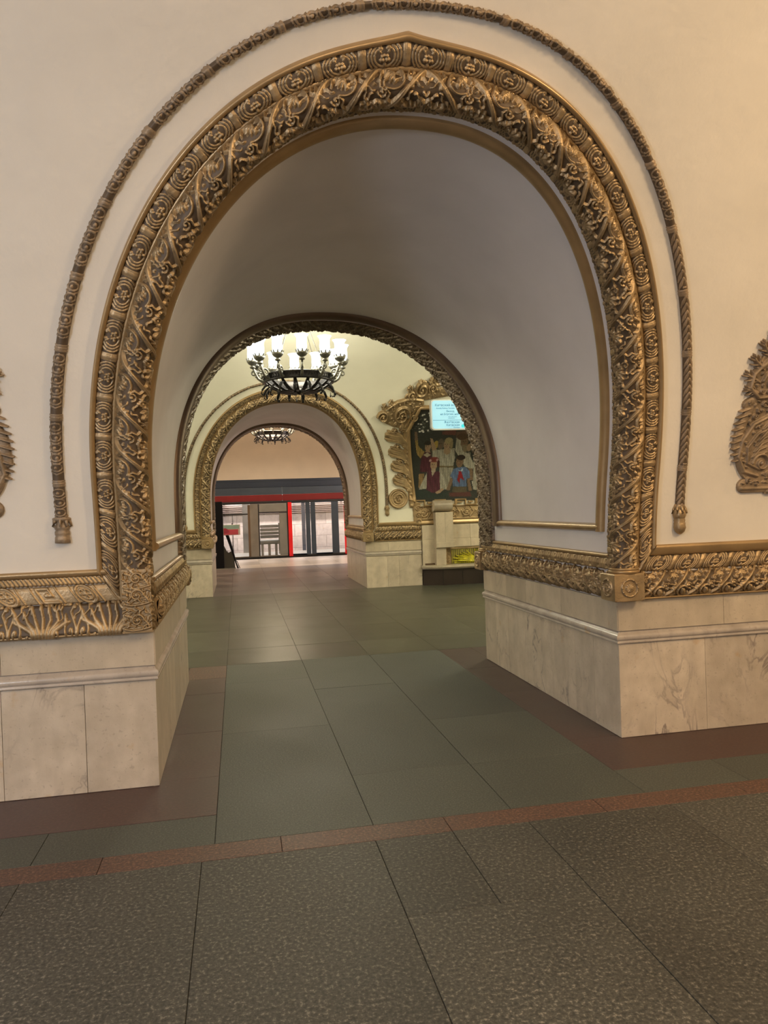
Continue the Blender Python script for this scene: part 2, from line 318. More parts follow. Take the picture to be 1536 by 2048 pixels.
def vine_tile(H, L, seed=0):
    """rinceau: slanting stems, scrolls with palmettes, lobed leaves and tendrils, over a deep field"""
    c = Canvas(L, H, .0019); q = L/2; g = H/.30; hh = .023; SH = .28
    for k in range(2):
        o = k*q
        for (da, w_) in ((0, .0058), (.0135*g, .0040)):
            c.stroke([(o-.03+da, H*.02), (o+q*.20+da, H*.26), (o+q*.55+da, H*.52), (o+q*.85+da, H*.74), (o+q*1.12+da, H*.97)], w_*(.6+.4*g), hh, sharp=SH)
        # palmette inside a scroll
        c.ring(o+q*.72, H*.25, .052*g, .050*g, .0050, hh*.95, PI*.3, PI*1.95)
        for a in (-1.2, -.75, -.3, .15, .6): c.stroke([(o+q*.66, H*.19), (o+q*.66+.024*g*math.cos(a+.7), H*.19+.026*g*math.sin(a+.7)), (o+q*.66+.043*g*math.cos(a+.8), H*.19+.045*g*math.sin(a+.8))], [.002, .0055, .0038], hh*.9, sharp=SH)
        # lobed leaf by the outer edge
        for (a, ln) in ((-2.3, .04), (-1.7, .052), (-1.1, .056), (-.5, .05), (.1, .038)):
            x0, z0 = o+q*.30, H*.80; c.stroke([(x0, z0), (x0+ln*.6*g*math.cos(a), z0+ln*.6*g*math.sin(a)), (x0+ln*g*math.cos(a+.2), z0+ln*g*math.sin(a+.2))], [.004, .0085, .0055], hh*.95, sharp=SH)
        c.spiral(o+q*.10, H*.62, .024*g, .0045, hh, 1.3, PI*.2, 1)
        c.spiral(o+q*.62, H*.88, .022*g, .0045, hh, 1.2, PI, -1); c.spiral(o+q*.95, H*.45, .022*g, .0045, hh, 1.2, 0, 1)
        c.stroke([(o+q*.42, H*.36), (o+q*.30, H*.40), (o+q*.28, H*.30), (o+q*.40, H*.22), (o+q*.34, H*.10), (o+q*.22, H*.08)], .0045, hh*.85, sharp=SH)
        c.stroke([(o+q*.78, H*.62), (o+q*.86, H*.56), (o+q*.80, H*.48), (o+q*.88, H*.40)], .0042, hh*.85, sharp=SH)
        for (du, dv) in ((0, 0), (.011, .004), (.005, .011), (-.006, .007)): c.bump(o+q*.44+du, H*.67+dv, .0068, hh)
    c.fill(11+seed, 900, .0135, .0038, hh*.85)
    return c
def laurel_tile(W, L=.34):
    c = Canvas(L, W, .002); m = W/2
    for i in range(7):
        u = .034+i*.0405
        for sg in (-1, 1):
            c.stroke([(u-.028, m+sg*.002), (u+.004, m+sg*m*.42), (u+.034, m+sg*m*.80)], [.006, .0115, .003], .0065)
            c.bump(u+.022, m+sg*m*.16, .0085, .007)
    for k in (-.015, -.006, .003, .012): c.stroke([(L-.012+k, 0), (L-.012+k, W)], .0042, .0075)
    return c
def fruit_tile(W, L=.34):
    c = Canvas(L, W, .002); m = W/2; R = random.Random(3)
    for i in range(5):
        u = .035+i*.052; c.ring(u, m, .019, m*.62, .0045, .0095); c.bump(u+.003, m+(-1)**i*m*.12, .0105, .0115)
        c.stroke([(u+.022, m*.2), (u+.036, m), (u+.02, W-m*.2)], .004, .0085)
    for k in (-.015, -.006, .003, .012): c.stroke([(L-.012+k, 0), (L-.012+k, W)], .0042, .0075)
    return c
def key_tile(H=.075, L=.11):
    c = Canvas(L, H, .0018); m = L/2; a = .021; z = H*.5
    c.stroke([(m-a, z-a), (m+a, z-a), (m+a, z+a), (m-a*.3, z+a), (m-a*.3, z), (m+a*.3, z)], .0045, .007, sharp=.2)
    c.stroke([(m-a, z-a), (m-a, z+a)], .0045, .007, sharp=.2)
    c.stroke([(0, .004), (0, H-.004)], .006, .005); return c
def fret_tile(H=.085, L=.40):
    c = Canvas(L, H, .0018); z = H/2
    c.ring(.1, z, .046, H*.40, .0055, .010); c.ring(.1, z, .03, H*.24, .004, .009)
    for a in range(6): c.stroke([(.1, z), (.1+.024*math.cos(a*PI/3), z+.024*math.sin(a*PI/3))], .004, .010)
    a = .026; m = .3
    c.stroke([(m+a*1.6, z-a), (m-a*1.4, z-a), (m-a*1.4, z+a), (m+a, z+a), (m+a, z), (m-a*.3, z)], .0058, .010, sharp=.25)
    c.bump(m+a*.3, z+.2*a, .008, .011)
    for u in (.035, .165, .235, .365): c.stroke([(u, .006), (u, H-.006)], .004, .008)
    return c
def acanthus_tile(H=.14, L=.34):
    c = Canvas(L, H, .002); m = L/2
    for k, f in enumerate((-1, -.66, -.33, 0, .33, .66, 1)):
        b = (m+f*.03, .004); t = (m+f*.125, H*(.97-.28*abs(f)))
        c.stroke([b, (m+f*.06, H*.35), ((b[0]+t[0])/2+f*.04, H*(.62-.1*abs(f))), (t[0]-.012, t[1]), (t[0]-.016, t[1]-.02)], [.007, .010, .009, .007, .004], .019, sharp=.3)
    for sg in (-1, 1):
        c.spiral(m+sg*.135, H*.32, .03, .0065, .016, 1.1, PI/2, sg)
        c.stroke([(m+sg*.17, .004), (m+sg*.165, H*.4), (m+sg*.14, H*.75), (m+sg*.165, H*.95)], [.010, .007, .009, .006], .015)
    c.stroke([(0, .008), (L, .008)], .007, .010); c.fill(3, 600, .012, .0045, .016)
    return c
def dentil_tile(H=.035, L=.022):
    c = Canvas(L, H, .0015); c.stroke([(L/2, .002), (L/2, H-.002)], .0075, .006, sharp=.25); return c

# ------------------------------------------------------------------ arch geometry
NEXP = 2.225; Z0 = 1.659; D1 = 2.5576; HH = 6.6871; D2 = 2.4413
def mklean(a, b, zs):
    def f(z):
        t = np.clip((np.asarray(z, float)-zs)/b, 0, .9999); return a*(1-np.sqrt(1-t*t))
    def g(z):
        t = np.clip((np.asarray(z, float)-zs)/b, 0, .97); return a/b*t/np.sqrt(1-t*t)
    return f, g, a, b, zs
LN1 = mklean(4.0, math.sqrt(4.0*3.786), .90)
LN2 = mklean(HH/2, math.sqrt(HH/2*2.791), 1.39)
LN3 = mklean(5.6, math.sqrt(5.6*3.2), 1.3)
def rzf(d): return 1.662+np.interp(d, [-.1, 0, .0775, .17, .283, .45], [.02, .045, .098, .152, .226, .338])
def scurve(d, n, zb0, zb1, kink=True):
    """arch outline offset by d: right foot -> crown -> left foot. returns x, z arrays (d may be array of m -> n x m)"""
    d = np.atleast_1d(np.asarray(d, float)); rx = 1.376+d; rz = rzf(d)
    zb0 = np.broadcast_to(zb0, d.shape); zb1 = np.broadcast_to(zb1, d.shape)
    ln_arc = 5.2; ln_s = Z0-1.0; n_s = max(4, int(n*ln_s/(ln_arc+2*ln_s))); n_a = n-2*n_s
    # even arclength parameter on the superellipse (computed for d = 0)
    t = np.linspace(0, PI, 1600); cc = np.cos(t); X = 1.376*np.sign(cc)*np.abs(cc)**(2/NEXP); Z = 1.662*np.sin(t)**(2/NEXP)
    S = np.concatenate([[0], np.cumsum(np.hypot(np.diff(X), np.diff(Z)))]); tt = np.interp(np.linspace(0, S[-1], n_a), S, t)
    c = np.cos(tt)[:, None]; s = np.sin(tt)[:, None]
    ax = rx*np.sign(c)*np.abs(c)**(2/NEXP); az = Z0+rz*np.abs(s)**(2/NEXP)
    if kink: az = az+.030*np.exp(-np.abs(ax+.10)/.16)*np.clip((d-.15)/.13, 0, 1)
    f = np.linspace(0, 1, n_s, endpoint=False)[:, None]
    x0 = np.broadcast_to(rx, (n_s, len(d))); z0_ = zb0+(Z0-zb0)*f; z1_ = zb1+(Z0-zb1)*f[::-1]
    return np.vstack([x0, ax, -x0])-.011, np.vstack([z0_, az, z1_])
class Arch:
    def __init__(s, y0, dr, LN): s.y0, s.dr, s.f, s.g = y0, dr, LN[0], LN[1]
    def front(s, x, z, h):
        """point on the leaning hall face, lifted by h towards the hall"""
        g = s.g(z); k = 1/np.sqrt(1+g*g); return np.stack([x+0*z, s.y0+s.dr*(s.f(z)+h*k), z-h*g*k], -1)
def arclen(x, z):
    m = x.shape[1]//2; s = np.concatenate([[0], np.cumsum(np.hypot(np.diff(x[:, m]), np.diff(z[:, m])))]); return s-s[np.argmax(z[:, m])]
def win_(f): return np.clip(np.minimum(f, 1-f)/.07, 0, 1)
def sweep_front(A, prof, n, zb0=.87, zb1=.87, tile=None, vlen=None, name='band', m=None, parent=None, kink=True, usym=True, tile2=None):
    """prof: list (d,h) profile; sampled evenly; tile displaces along the profile normal"""
    pr = np.asarray(prof, float); seg = np.concatenate([[0], np.cumsum(np.hypot(*np.diff(pr, axis=0).T))])
    mm = max(len(pr), 3) if tile is None else max(8, int(seg[-1]/A.step)+1)
    q = np.linspace(0, seg[-1], mm) if tile is not None else seg
    d = np.interp(q, seg, pr[:, 0]); h = np.interp(q, seg, pr[:, 1])
    td = np.gradient(d, q if tile is not None else np.arange(len(d))); th = np.gradient(h, q if tile is not None else np.arange(len(d))); L = np.hypot(td, th)+1e-9
    nd, nh = th/L, -td/L   # outward normal
    if nh.mean() < 0: nd, nh = -nd, -nh
    z0 = zb0(d) if callable(zb0) else zb0; z1 = zb1(d) if callable(zb1) else zb1
    x, z = scurve(d, n, z0, z1, kink)
    if tile is not None:
        s = arclen(x, z); uu_ = np.abs(s) if usym else s
        disp = (lambda a_, b_: np.where(s[:, None] > -1.7, tile.sample(a_, b_), tile2.sample(a_, b_)) if tile2 is not None else tile.sample(a_, b_))(uu_[:, None]+0*q[None], np.broadcast_to(q[None]*(tile.H/seg[-1]), (n, mm)))*(win_(q/seg[-1])[None] if tile.edge else 1)
        x, z = scurve(0*d+d, n, z0, z1, kink)
        # offset outline by nd*disp
        xx = np.empty_like(x); zz = np.empty_like(z)
        dx = np.gradient(x, axis=0); dz = np.gradient(z, axis=0); ll = np.hypot(dx, dz)+1e-9
        ox, oz = dz/ll, -dx/ll     # points outwards of the arch for a right->left path
        x = x+ox*nd*disp; z = z+oz*nd*disp; hh = h[None]+nh*disp
    else: hh = np.broadcast_to(h, x.shape)
    P = A.front(x, z, hh); mb = MB().grid(P, flip=(A.dr > 0))
    return mb.build(name, m, parent)
def sweep_in(A, e0, prof, n, r_in=1.41, zb=1.0, tile=None, name='inner_band', m=None, parent=None):
    """band on the soffit; prof: (e,h) e into the passage, h lifted off the soffit"""
    pr = np.asarray(prof, float); seg = np.concatenate([[0], np.cumsum(np.hypot(*np.diff(pr, axis=0).T))])
    mm = len(pr) if tile is None else max(8, int(seg[-1]/A.step)+1)
    q = np.linspace(0, seg[-1], mm) if tile is not None else seg
    e = np.interp(q, seg, pr[:, 0])+e0; h = np.interp(q, seg, pr[:, 1])
    x, z = scurve([r_in-1.376], n, zb, zb, False); s = arclen(x, z)
    dx = np.gradient(x, axis=0); dz = np.gradient(z, axis=0); ll = np.hypot(dx, dz)+1e-9; ix, iz = -dz/ll, dx/ll
    H = np.broadcast_to(h[None], (n, mm)).copy()
    if tile is not None: H = H+tile.sample(np.abs(s)[:, None]+0*q[None], np.broadcast_to(q[None]*(tile.H/seg[-1]), (n, mm)))
    X = x+ix*H; Z = z+iz*H; Y = A.y0+A.dr*(A.f(np.broadcast_to(z, Z.shape))-e[None])
    return MB().grid(np.stack([X, Y, Z], -1), flip=(A.dr < 0)).build(name, m, parent)
def linear_band(P0, P1, N, U, prof, name, m, parent, tile=None, step=.004, u0=0., flip=False, sh0=0., sh1=0., ground=0.):
    """straight band from P0 to P1; prof (b,h): b along U (up), h along N (out)"""
    P0 = np.array(P0, float); P1 = np.array(P1, float); N = np.array(N, float); U = np.array(U, float); Ln = np.linalg.norm(P1-P0); T = (P1-P0)/Ln
    pr = np.asarray(prof, float); seg = np.concatenate([[0], np.cumsum(np.hypot(*np.diff(pr, axis=0).T))])
    mm = len(pr) if tile is None else max(8, int(seg[-1]/step)+1); n = 2 if tile is None else max(2, int(Ln/step))
    q = np.linspace(0, seg[-1], mm) if tile is not None else seg; b = np.interp(q, seg, pr[:, 0]); h = np.interp(q, seg, pr[:, 1]); s = np.linspace(0, Ln, n)
    tb = np.gradient(b); th = np.gradient(h); L = np.hypot(tb, th)+1e-9; nb, nh = -th/L, tb/L
    if nh.mean() < 0: nb, nh = -nb, -nh
    H = np.zeros((n, mm))
    if tile is not None: H = tile.sample((s[:, None]+u0)+0*q[None], np.broadcast_to(q[None]*(tile.H/seg[-1]), (n, mm)))
    sk = (b-b[0])[None]*(sh0*(1-s/Ln)-sh1*s/Ln)[:, None]
    G = P0+T*(s[:, None]+sk)[..., None]+U*(b[None]+nb*H)[..., None]+N*(h[None]+nh*H)[..., None]
    if ground:
        G2 = (P0+T*(s[:, None]+sk)[..., None]+U*(b[None]+nb*ground+0*s[:, None])[..., None]+N*(h[None]+nh*ground+0*s[:, None])[..., None])[[0, -1]]
        MB().grid(G2, flip=flip).build('shaded_relief_ground', GROUND_SHADE, parent)
    mb = MB().grid(G, flip=flip)
    for e_, r_ in ((G[0], 1), (G[-1], -1)):
        mb.add(np.vstack([e_, e_.mean(0)[None]])); n0 = mb.n-len(e_)-1; k_ = len(e_)
        for i_ in range(k_): mb.t.append(np.array([[n0+i_, n0+(i_+1) % k_, n0+k_]]))
    return mb.build(name, m, parent)
def halfround(b0, b1, hmax, k=10, h0=0.):
    A_ = np.linspace(0, PI, k); return [((b0+b1)/2-(b1-b0)/2*math.cos(a), h0+hmax*math.sin(a)) for a in A_]

EGG = egg_tile(); VINE = vine_tile(.30, .42); VINE.edge = False; VINE_B = vine_tile(.21, .32, 1);  LAUREL = laurel_tile(.10); FRUIT = fruit_tile(.10); KEY = key_tile();  FRET = fret_tile(); ACAN = acanthus_tile(); FRUIT.edge = LAUREL.edge = False; VINE_B.edge = False; WIDE = vine_tile(.32, .30, 5); DENT = dentil_tile()

A1 = Arch(0, -1, LN1); A1b = Arch(D1, 1, LN2); A2 = Arch(D1+HH, -1, LN2); A2b = Arch(D1+HH+D2, 1, LN3)
A1.step = .004; A1b.step = .007; A2.step = .009; A2b.step = .02

# ------------------------------------------------------------------ structure: walls with arched openings and vaults
XW = 6.2
def wall(A, LN, name, m, xl=-XW, xr=XW, ztop=None, thick=0):
    f, g, a, b, zs = LN
    th = np.linspace(0, PI/2, 230); zc = np.concatenate([[.82], zs+b*np.sin(th)]); yc = np.concatenate([[0], a*(1-np.cos(th))])
    if zs > 1.1: zc = np.insert(zc, 1, np.linspace(.9, zs-.05, 20)); yc = np.insert(yc, 1, np.zeros(20))
    cols = np.concatenate([np.linspace(xl, -1.62, 14)[:-1], np.linspace(-1.62, 1.62, 150), np.linspace(1.62, xr, 14)[1:]])
    P = np.array([np.stack([0*zc+x, A.y0+A.dr*yc, zc], -1) for x in cols]); M = (P[:-1, :-1]+P[1:, 1:])/2
    zt = Z0+(rzf(.07))*np.clip(1-(np.abs(M[..., 0]+.011)/1.446)**NEXP, 0, 1)**(1/NEXP)
    hole = (np.abs(M[..., 0]+.011) < 1.446) & (M[..., 2] < zt)
    o = MB().grid(P, flip=(A.dr > 0), mask=~hole).build(name, m); o['kind'] = 'structure'; return o
wall(A1, LN1, 'wall_front', PLASTER)
wall(A1b, LN2, 'wall_hall_near_side', PLASTER_HALL)
wall(A2, LN2, 'wall_hall_far_side', PLASTER_HALL)
wall(A2b, LN3, 'wall_platform_side', PLASTER_FAR)
def soffit(A, B, name, m):
    x, z = scurve([.034], 220, .0, .0, False); x = x[:, 0]; z = z[:, 0]
    ya = A.y0+A.dr*A.f(z); yb = B.y0+B.dr*B.f(z); k = np.linspace(0, 1, 24)
    G = np.stack([np.broadcast_to(x[:, None], (220, 24)), ya[:, None]*(1-k)+yb[:, None]*k, np.broadcast_to(z[:, None], (220, 24))], -1)
    o = MB().grid(G).build(name, m); o['kind'] = 'structure'
soffit(A1, A1b, 'ceiling_near_passage', PLASTER_IN); soffit(A2, A2b, 'ceiling_far_passage', PLASTER_IN)
# the closing half of the near vault (behind the camera), end walls, far vault half
def vault_half(LN, yc, dr, name, m, zlo=0):
    f, g, a, b, zs = LN; th = np.linspace(PI/2, 0, 30); z = np.concatenate([zs+b*np.sin(th), [0]]); y = np.concatenate([yc+dr*a*np.cos(th), [yc+dr*a]])
    G = np.stack([np.stack([0*z+x, y, z], -1) for x in (-XW, XW)]); o = MB().grid(G).build(name, m); o['kind'] = 'structure'; return o
vault_half(LN1, -4.0, -1, 'wall_behind', PLASTER)
Y3 = D1+HH+D2
vault_half(LN3, Y3+5.6, 1, 'ceiling_far', PLASTER_FAR)
def endwall(name, x, y0, y1, m, h=5.6):
    o = MB().box(x-.05, x+.05, y0, y1, 0, h).build(name, m, smooth=False); o['kind'] = 'structure'
for sx, nm in ((-1, 'left'), (1, 'right')):
    endwall('wall_platform_end_'+nm, sx*(XW+.05), -8.1, .0, PLASTER); endwall('wall_hall_end_'+nm, sx*(XW+.05), D1, D1+HH, PLASTER_HALL, 4.6); endwall('wall_far_end_'+nm, sx*(XW+.05), Y3, Y3+11.3, PLASTER_FAR, 5.8)

# ------------------------------------------------------------------ floor: every slab a part
floor = tag(MB().box(-6.3, 6.3, -8.1, 19.25, -.14, -.005).build('floor', GROUT, smooth=False), 'stone slab floor', None, kind='structure')
def slab(x0, x1, y0, y1, m, name='floor_slab', g=.0013, z=0.):
    MB().box(x0+g, x1-g, y0+g, y1-g, -.022, z+random.uniform(-.0006, .0006), .0012).build(name, m, floor, smooth=False)
def rows(x0, x1, ys, m, name='floor_slab'):
    for a, b in zip(ys[:-1], ys[1:]): slab(x0, x1, a, b, m, name)
def rnd_rows(y0, y1, step):
    ys = [y0]
    while ys[-1] < y1-step*.7: ys.append(min(y1, ys[-1]+random.uniform(.75, 1.25)*step))
    ys[-1] = y1; return ys
xs_n = [-6.2, -5.2, -4.2, -3.3, -2.6, -1.85, -1.12, -.36, .37, 1.1, 1.83, 2.6, 3.4, 4.4, 5.3, 6.2]
for i, (a, b) in enumerate(zip(xs_n[:-1], xs_n[1:])):
    if a == -.36: rows(a, 0., [-1.62, -.98], G_NEAR); rows(0., b, [-1.62, -.98], G_NEAR); rows(a, b, rnd_rows(-8, -1.62, 1.7), G_NEAR)
    else: rows(a, b, rnd_rows(-8, -.98, 1.9), G_NEAR)
for a in np.arange(-6.2, 6.1, .775): slab(a, a+.775, -.98, -.82, G_STRIPE, 'stripe_slab')
xs_b = [-6.2, -5, -3.9, -2.9, -1.85, -1.07, -.34, .345, 1.07, 1.67, 2.6, 3.6, 4.8, 6.2]
for a, b in zip(xs_b[:-1], xs_b[1:]):
    if a < -1.1 or a > 1.0: slab(a, b, -.82, -.49, G_GREEN)
for a, b in [(-6.2, -4.6), (-4.6, -3.0), (-3.0, -1.07), (1.07, 3.1), (3.1, 4.7), (4.7, 6.2)]: slab(a, b, -.49, .06, G_RED, 'border_slab')
for ys, s_ in (([.06, .95, 2.05, 2.62, 3.15], -1), ([.06, 1.3, 2.2, 3.15], 1)):
    x0, x1 = sorted((s_*1.07, s_*1.42))
    for k_, (a, b) in enumerate(zip(ys[:-1], ys[1:])): slab(x0, x1, a, b, G_STRIPE if (s_ < 0 and a == 2.62) else G_RED, 'border_slab')
rows(-1.07, -.34, [-.82, .86, 2.35, 3.15], G_GREEN); rows(-.34, .345, [-.82, -.15, 1.9, 3.15], G_GREEN); rows(.345, 1.07, [-.82, -.17, .76, 3.15], G_GREEN)
xs_h = [-6.2, -5, -4, -3.3, -2.5, -1.8, -1.07, -.34, .345, 1.07, 1.8, 2.53, 3.3, 4.2, 5.2, 6.2]
for s_ in (-1, 1):
    for a in (1.42, 2.6, 3.8, 5.0): x0, x1 = sorted((s_*a, s_*(a+1.2))); slab(x0, x1, 2.5, 3.15, G_RED, 'border_slab')
for i, (a, b) in enumerate(zip(xs_h[:-1], xs_h[1:])):
    ys = [3.15, 3.98]+[y for y in rnd_rows(3.98, 9.30, 1.15)[1:]]
    rows(a, b, ys, G_HALL)
for a, b in ((-1.42, -1.07), (-1.07, -.34), (-.34, .345), (.345, 1.07), (1.07, 1.42)): rows(a, b, rnd_rows(9.30, 12.1, .8), G_PINK)
for a, b in zip(xs_h[:-1], xs_h[1:]): rows(a, b, rnd_rows(12.1, 15.4, .8), G_PINK); slab(a, b, 15.4, 15.6, G_PINK, 'stripe_slab')
for a, b in zip(xs_h[:-1], xs_h[1:]): rows(a, b, [15.6, 16.8, 18.0, 19.2], G_LIGHT, 'edge_slab')

# ------------------------------------------------------------------ marble plinths under the walls
def plinth(name, runs, label, corners=()):
    """runs: (p0,p1,outward normal,joints of lower panels [m from p0],joints of upper blocks)"""
    root = thing(name, label, None, kind='structure')
    for (p0, p1, nrm, jl, ju) in runs:
        e0, e1 = (1. if abs(abs(q_[0])-1.392) < .01 else 0. for q_ in (p0, p1))
        p0 = np.array(p0, float); p1 = np.array(p1, float); n = np.array([*nrm, 0.]); L = np.linalg.norm(p1-p0); T = np.array([*((p1-p0)/L), 0.]); o0 = np.array([*p0, 0.])
        U = np.array([0, 0, 1.])
        def blk(a, b, z0, z1, h0, h1, m, nm, g=.0014):
            prof = [(z0+.001, h0), (z0+.003, h1), (z1-.003, h1), (z1-.001, h0)]
            V = []
            for (s_, k) in ((a+g, 0), (b-g, 0)):
                for (z, h) in prof: V.append(o0+T*s_+n*h+U*z)
            Q = [(0, 4, 5, 1), (1, 5, 6, 2), (2, 6, 7, 3), (0, 1, 2, 3), (4, 7, 6, 5), (0, 3, 7, 4)]
            MB().add(V, Q).build(nm, m, root, smooth=False)
        js = [0]+list(jl)+[L]
        for a, b in zip(js[:-1], js[1:]): blk(a, b, 0, .592, -.03, random.uniform(-.0008, .0008), MARBLE, 'marble_panel')
        js = [0]+list(ju)+[L]
        for a, b in zip(js[:-1], js[1:]): blk(a, b, .668, .862, -.05, .004+random.uniform(-.0008, .0008), MARBLE_TOP, 'marble_block')
        # ledge top of plinth
        V = [o0+T*0+n*.004+U*.862, o0+T*L+n*.004+U*.862, o0+T*L-n*.12+U*.862, o0-n*.12+U*.862]
        MB().add(V, [(0, 1, 2, 3)]).build('plinth_ledge', MARBLE_TOP, root, smooth=False)
        prof = [(.592, -.02), (.593, .013), (.595, .015), (.605, .015), (.607, .009), (.611, .009), (.615, .016), (.626, .020), (.638, .018), (.646, .011), (.650, .003), (.668, -.006), (.669, -.03)]
        V = []; ext = .012
        for s_, sg_, cv in ((0., -1, e0), (L, 1, e1)): V += [o0+T*(s_+sg_*cv*h)+n*h+U*z for (z, h) in prof]
        k = len(prof); MB().add(V, [(i, k+i, k+i+1, i+1) for i in range(k-1)]).build('marble_moulding', MARBLE_MOULD, root, smooth=True)
    return root
W_ = 1.392
plinth('baseboard_front_left', [((-XW, 0), (-W_, 0), (0, -1), [1.6, 2.55, 3.35, XW-2.185, XW-1.766], [1.5, 3.0, XW-2.18]), ((-W_, 0), (-W_, D1), (1, 0), [.35, .8, 1.2, 1.62, 2.1], [.9, 1.8])], 'cream marble plinth under the left side of the near arch')
plinth('baseboard_front_right', [((W_, 0), (XW, 0), (0, -1), [.60, 1.06+.2, 1.9, 2.8, 3.7], [.74, 1.7, 2.9]), ((W_, 0), (W_, D1), (-1, 0), [.34, .62, 1.02, 1.50, 1.93, 2.25], [.12, .82, 1.5, 1.95])], 'cream marble plinth under the right side of the near arch')
plinth('baseboard_hall_front', [((-XW, D1), (-W_, D1), (0, 1), [1, 2, 3, 4], [1.5, 3]), ((W_, D1), (XW, D1), (0, 1), [1, 2, 3, 4], [1.5, 3])], 'marble plinth on the hall side of the near pylons')
Y2 = D1+HH
plinth('baseboard_hall_left', [((-XW, Y2), (-W_, Y2), (0, -1), [1, 2, 3, 4], [1.5, 3]), ((-W_, Y2), (-W_, Y3), (1, 0), [.4, .9, 1.4, 1.9], [1.2])], 'cream marble plinth left of the farther arch')
plinth('baseboard_hall_right', [((W_, Y2), (2.45, Y2), (0, -1), [.40, .62], [.42]), ((W_, Y2), (W_, Y3), (-1, 0), [.4, .8, 1.3, 1.8], [1.2])], 'cream marble plinth right of the farther arch')
plinth('baseboard_platform', [((W_, Y3), (XW, Y3), (0, 1), [1, 2, 3], [1, 2]), ((-XW, Y3), (-W_, Y3), (0, 1), [1, 2, 3], [1, 2])], 'marble plinth on the train side of the far pylons')

# ------------------------------------------------------------------ arch surrounds
def surround(A, name, label, n, detail, zl=.87, zr=1.05, group=None):
    t = thing(name, label, 'archway', (0, A.y0, .87), group)
    al = np.linspace(-25, 235, 40); R = .0775
    prof = [(R+.064*math.cos(math.radians(a)), .062*math.sin(math.radians(a))) for a in al]
    sweep_front(A, prof, n, zr, zl, VINE, name='carved_roll', m=GOLD, parent=t, kink=False)
    gp = [(R+(.0665)*math.cos(math.radians(a)), .0645*math.sin(math.radians(a))) for a in al]
    sweep_front(A, gp, n//3, zr, zl, name='shaded_roll_ground', m=GROUND_SHADE, parent=t, kink=False)
    mit = lambda d: 1.04+np.clip(d-.165, 0, 1)*1.42
    sweep_front(A, [(.128, -.01), (.160, .012), (.172, .012), (.178, .004)], n//3, .87, .87, name='fillet', m=GOLD2, parent=t)
    mitb = mit
    sweep_front(A, [(.178, .0), (.182, .012), (.20, .020), (.235, .020), (.253, .012), (.257, .006)], n, mitb, mitb, EGG, name='rosette_band', m=GOLD, parent=t)
    sweep_front(A, [(.1795, .0025), (.182, .0145), (.20, .0225), (.235, .0225), (.2535, .0145), (.257, .0085)], n//3, mitb, mitb, name='shaded_relief_ground', m=GROUND_SHADE, parent=t)
    sweep_front(A, [(.257, .0), (.258, .022), (.268, .034), (.278, .036), (.284, .026), (.288, .0)], n//3, mitb, mitb, name='outer_moulding', m=GOLD2, parent=t)
    return t
def garland(A, name, label, n, group=None, zr=1.44, zl=1.50, left_kind=0):
    t = thing(name, label, 'garland', (0, A.y0, 1.3), group)
    prof = halfround(.424, .476, .028, 16)
    sweep_front(A, prof, n, zr, zl, FRUIT, name='garland_rope', m=ROPE, parent=t, kink=False, tile2=LAUREL)
    sweep_front(A, halfround(.421, .479, .0315, 12), n//3, zr, zl, name='shaded_garland_ground', m=GROUND_SHADE, parent=t, kink=False)
    for sx, zt, kind in ((1, zr, 0), (-1, zl, left_kind)):
        xx = sx*(1.376+.45)-.011
        if kind == 0: pf = [(.030, .015), (.036, .005), (.036, -.01), (.030, -.018), (.038, -.03), (.043, -.055), (.036, -.075), (.033, -.082), (.037, -.09), (.033, -.10), (.037, -.108), (.036, -.12), (.039, -.135), (.030, -.160), (.012, -.176), (.001, -.18)]
        else: pf = [(.030, .02), (.036, .012), (.030, .005), (.046, -.002), (.046, -.012), (.032, -.02), (.030, -.035), (.036, -.045), (.036, -.06), (.031, -.066), (.036, -.075), (.036, -.09), (.032, -.096), (.036, -.105), (.037, -.135), (.001, -.137)]
        y = A.y0+A.dr*(float(A.f(zt-.08))+.008)
        MB().lathe([(r_, zt+z_) for r_, z_ in pf], (xx, y, 0), 20, 6, .07).build('garland_tassel', GOLD if kind == 0 else ROPE, t)
        lf = MB()
        for a in np.linspace(0, 2*PI, 8, endpoint=False):
            c_, s_ = math.cos(a), math.sin(a)
            lf.tube([(xx+.026*c_, y+.026*s_, zt+.01), (xx+.040*c_, y+.040*s_, zt-.02), (xx+.047*c_, y+.047*s_, zt-.045), (xx+.040*c_, y+.040*s_, zt-.05)], [.006, .009, .006, .003], 6)
        lf.build('tassel_leaves', GOLD if kind == 0 else ROPE, t)
    return t
surround(A1, 'arch_surround', 'wide gilded archivolt of carved vines and rosettes around the nearest opening', 1500, 1)
garland(A1, 'rope_garland', 'laurel rope garland curving over the nearest arch, ending in two tassels', 1300, left_kind=1)
surround(A2, 'arch_surround', 'smaller gilded archivolt around the farther opening beneath the chandelier', 800, .5)
garland(A2, 'rope_garland', 'thin laurel rope garland over the farther arch behind the chandelier', 600, zr=1.50, zl=1.28)
def back_surround(A, name, label, n):
    t = thing(name, label, 'archway', (0, A.y0, .87))
    al = np.linspace(-25, 235, 40); R = .0775
    sweep_front(A, [(R+.064*math.cos(math.radians(a)), .062*math.sin(math.radians(a))) for a in al], n, 1.05, 1.05, VINE, name='carved_roll', m=GOLD_SHADED, parent=t, kink=False)
    gp = [(R+(.0665)*math.cos(math.radians(a)), .0645*math.sin(math.radians(a))) for a in al]
    sweep_front(A, gp, n//3, 1.05, 1.05, name='shaded_roll_ground', m=GROUND_SHADE, parent=t, kink=False)
    return t
back_surround(A1b, 'back_arch_surround', 'carved roll in shade-darkened gilding framing the far mouth of the near passage', 800)
back_surround(A2b, 'back_arch_surround', 'carved roll in shade-darkened gilding framing the passage mouth nearest the train', 400)
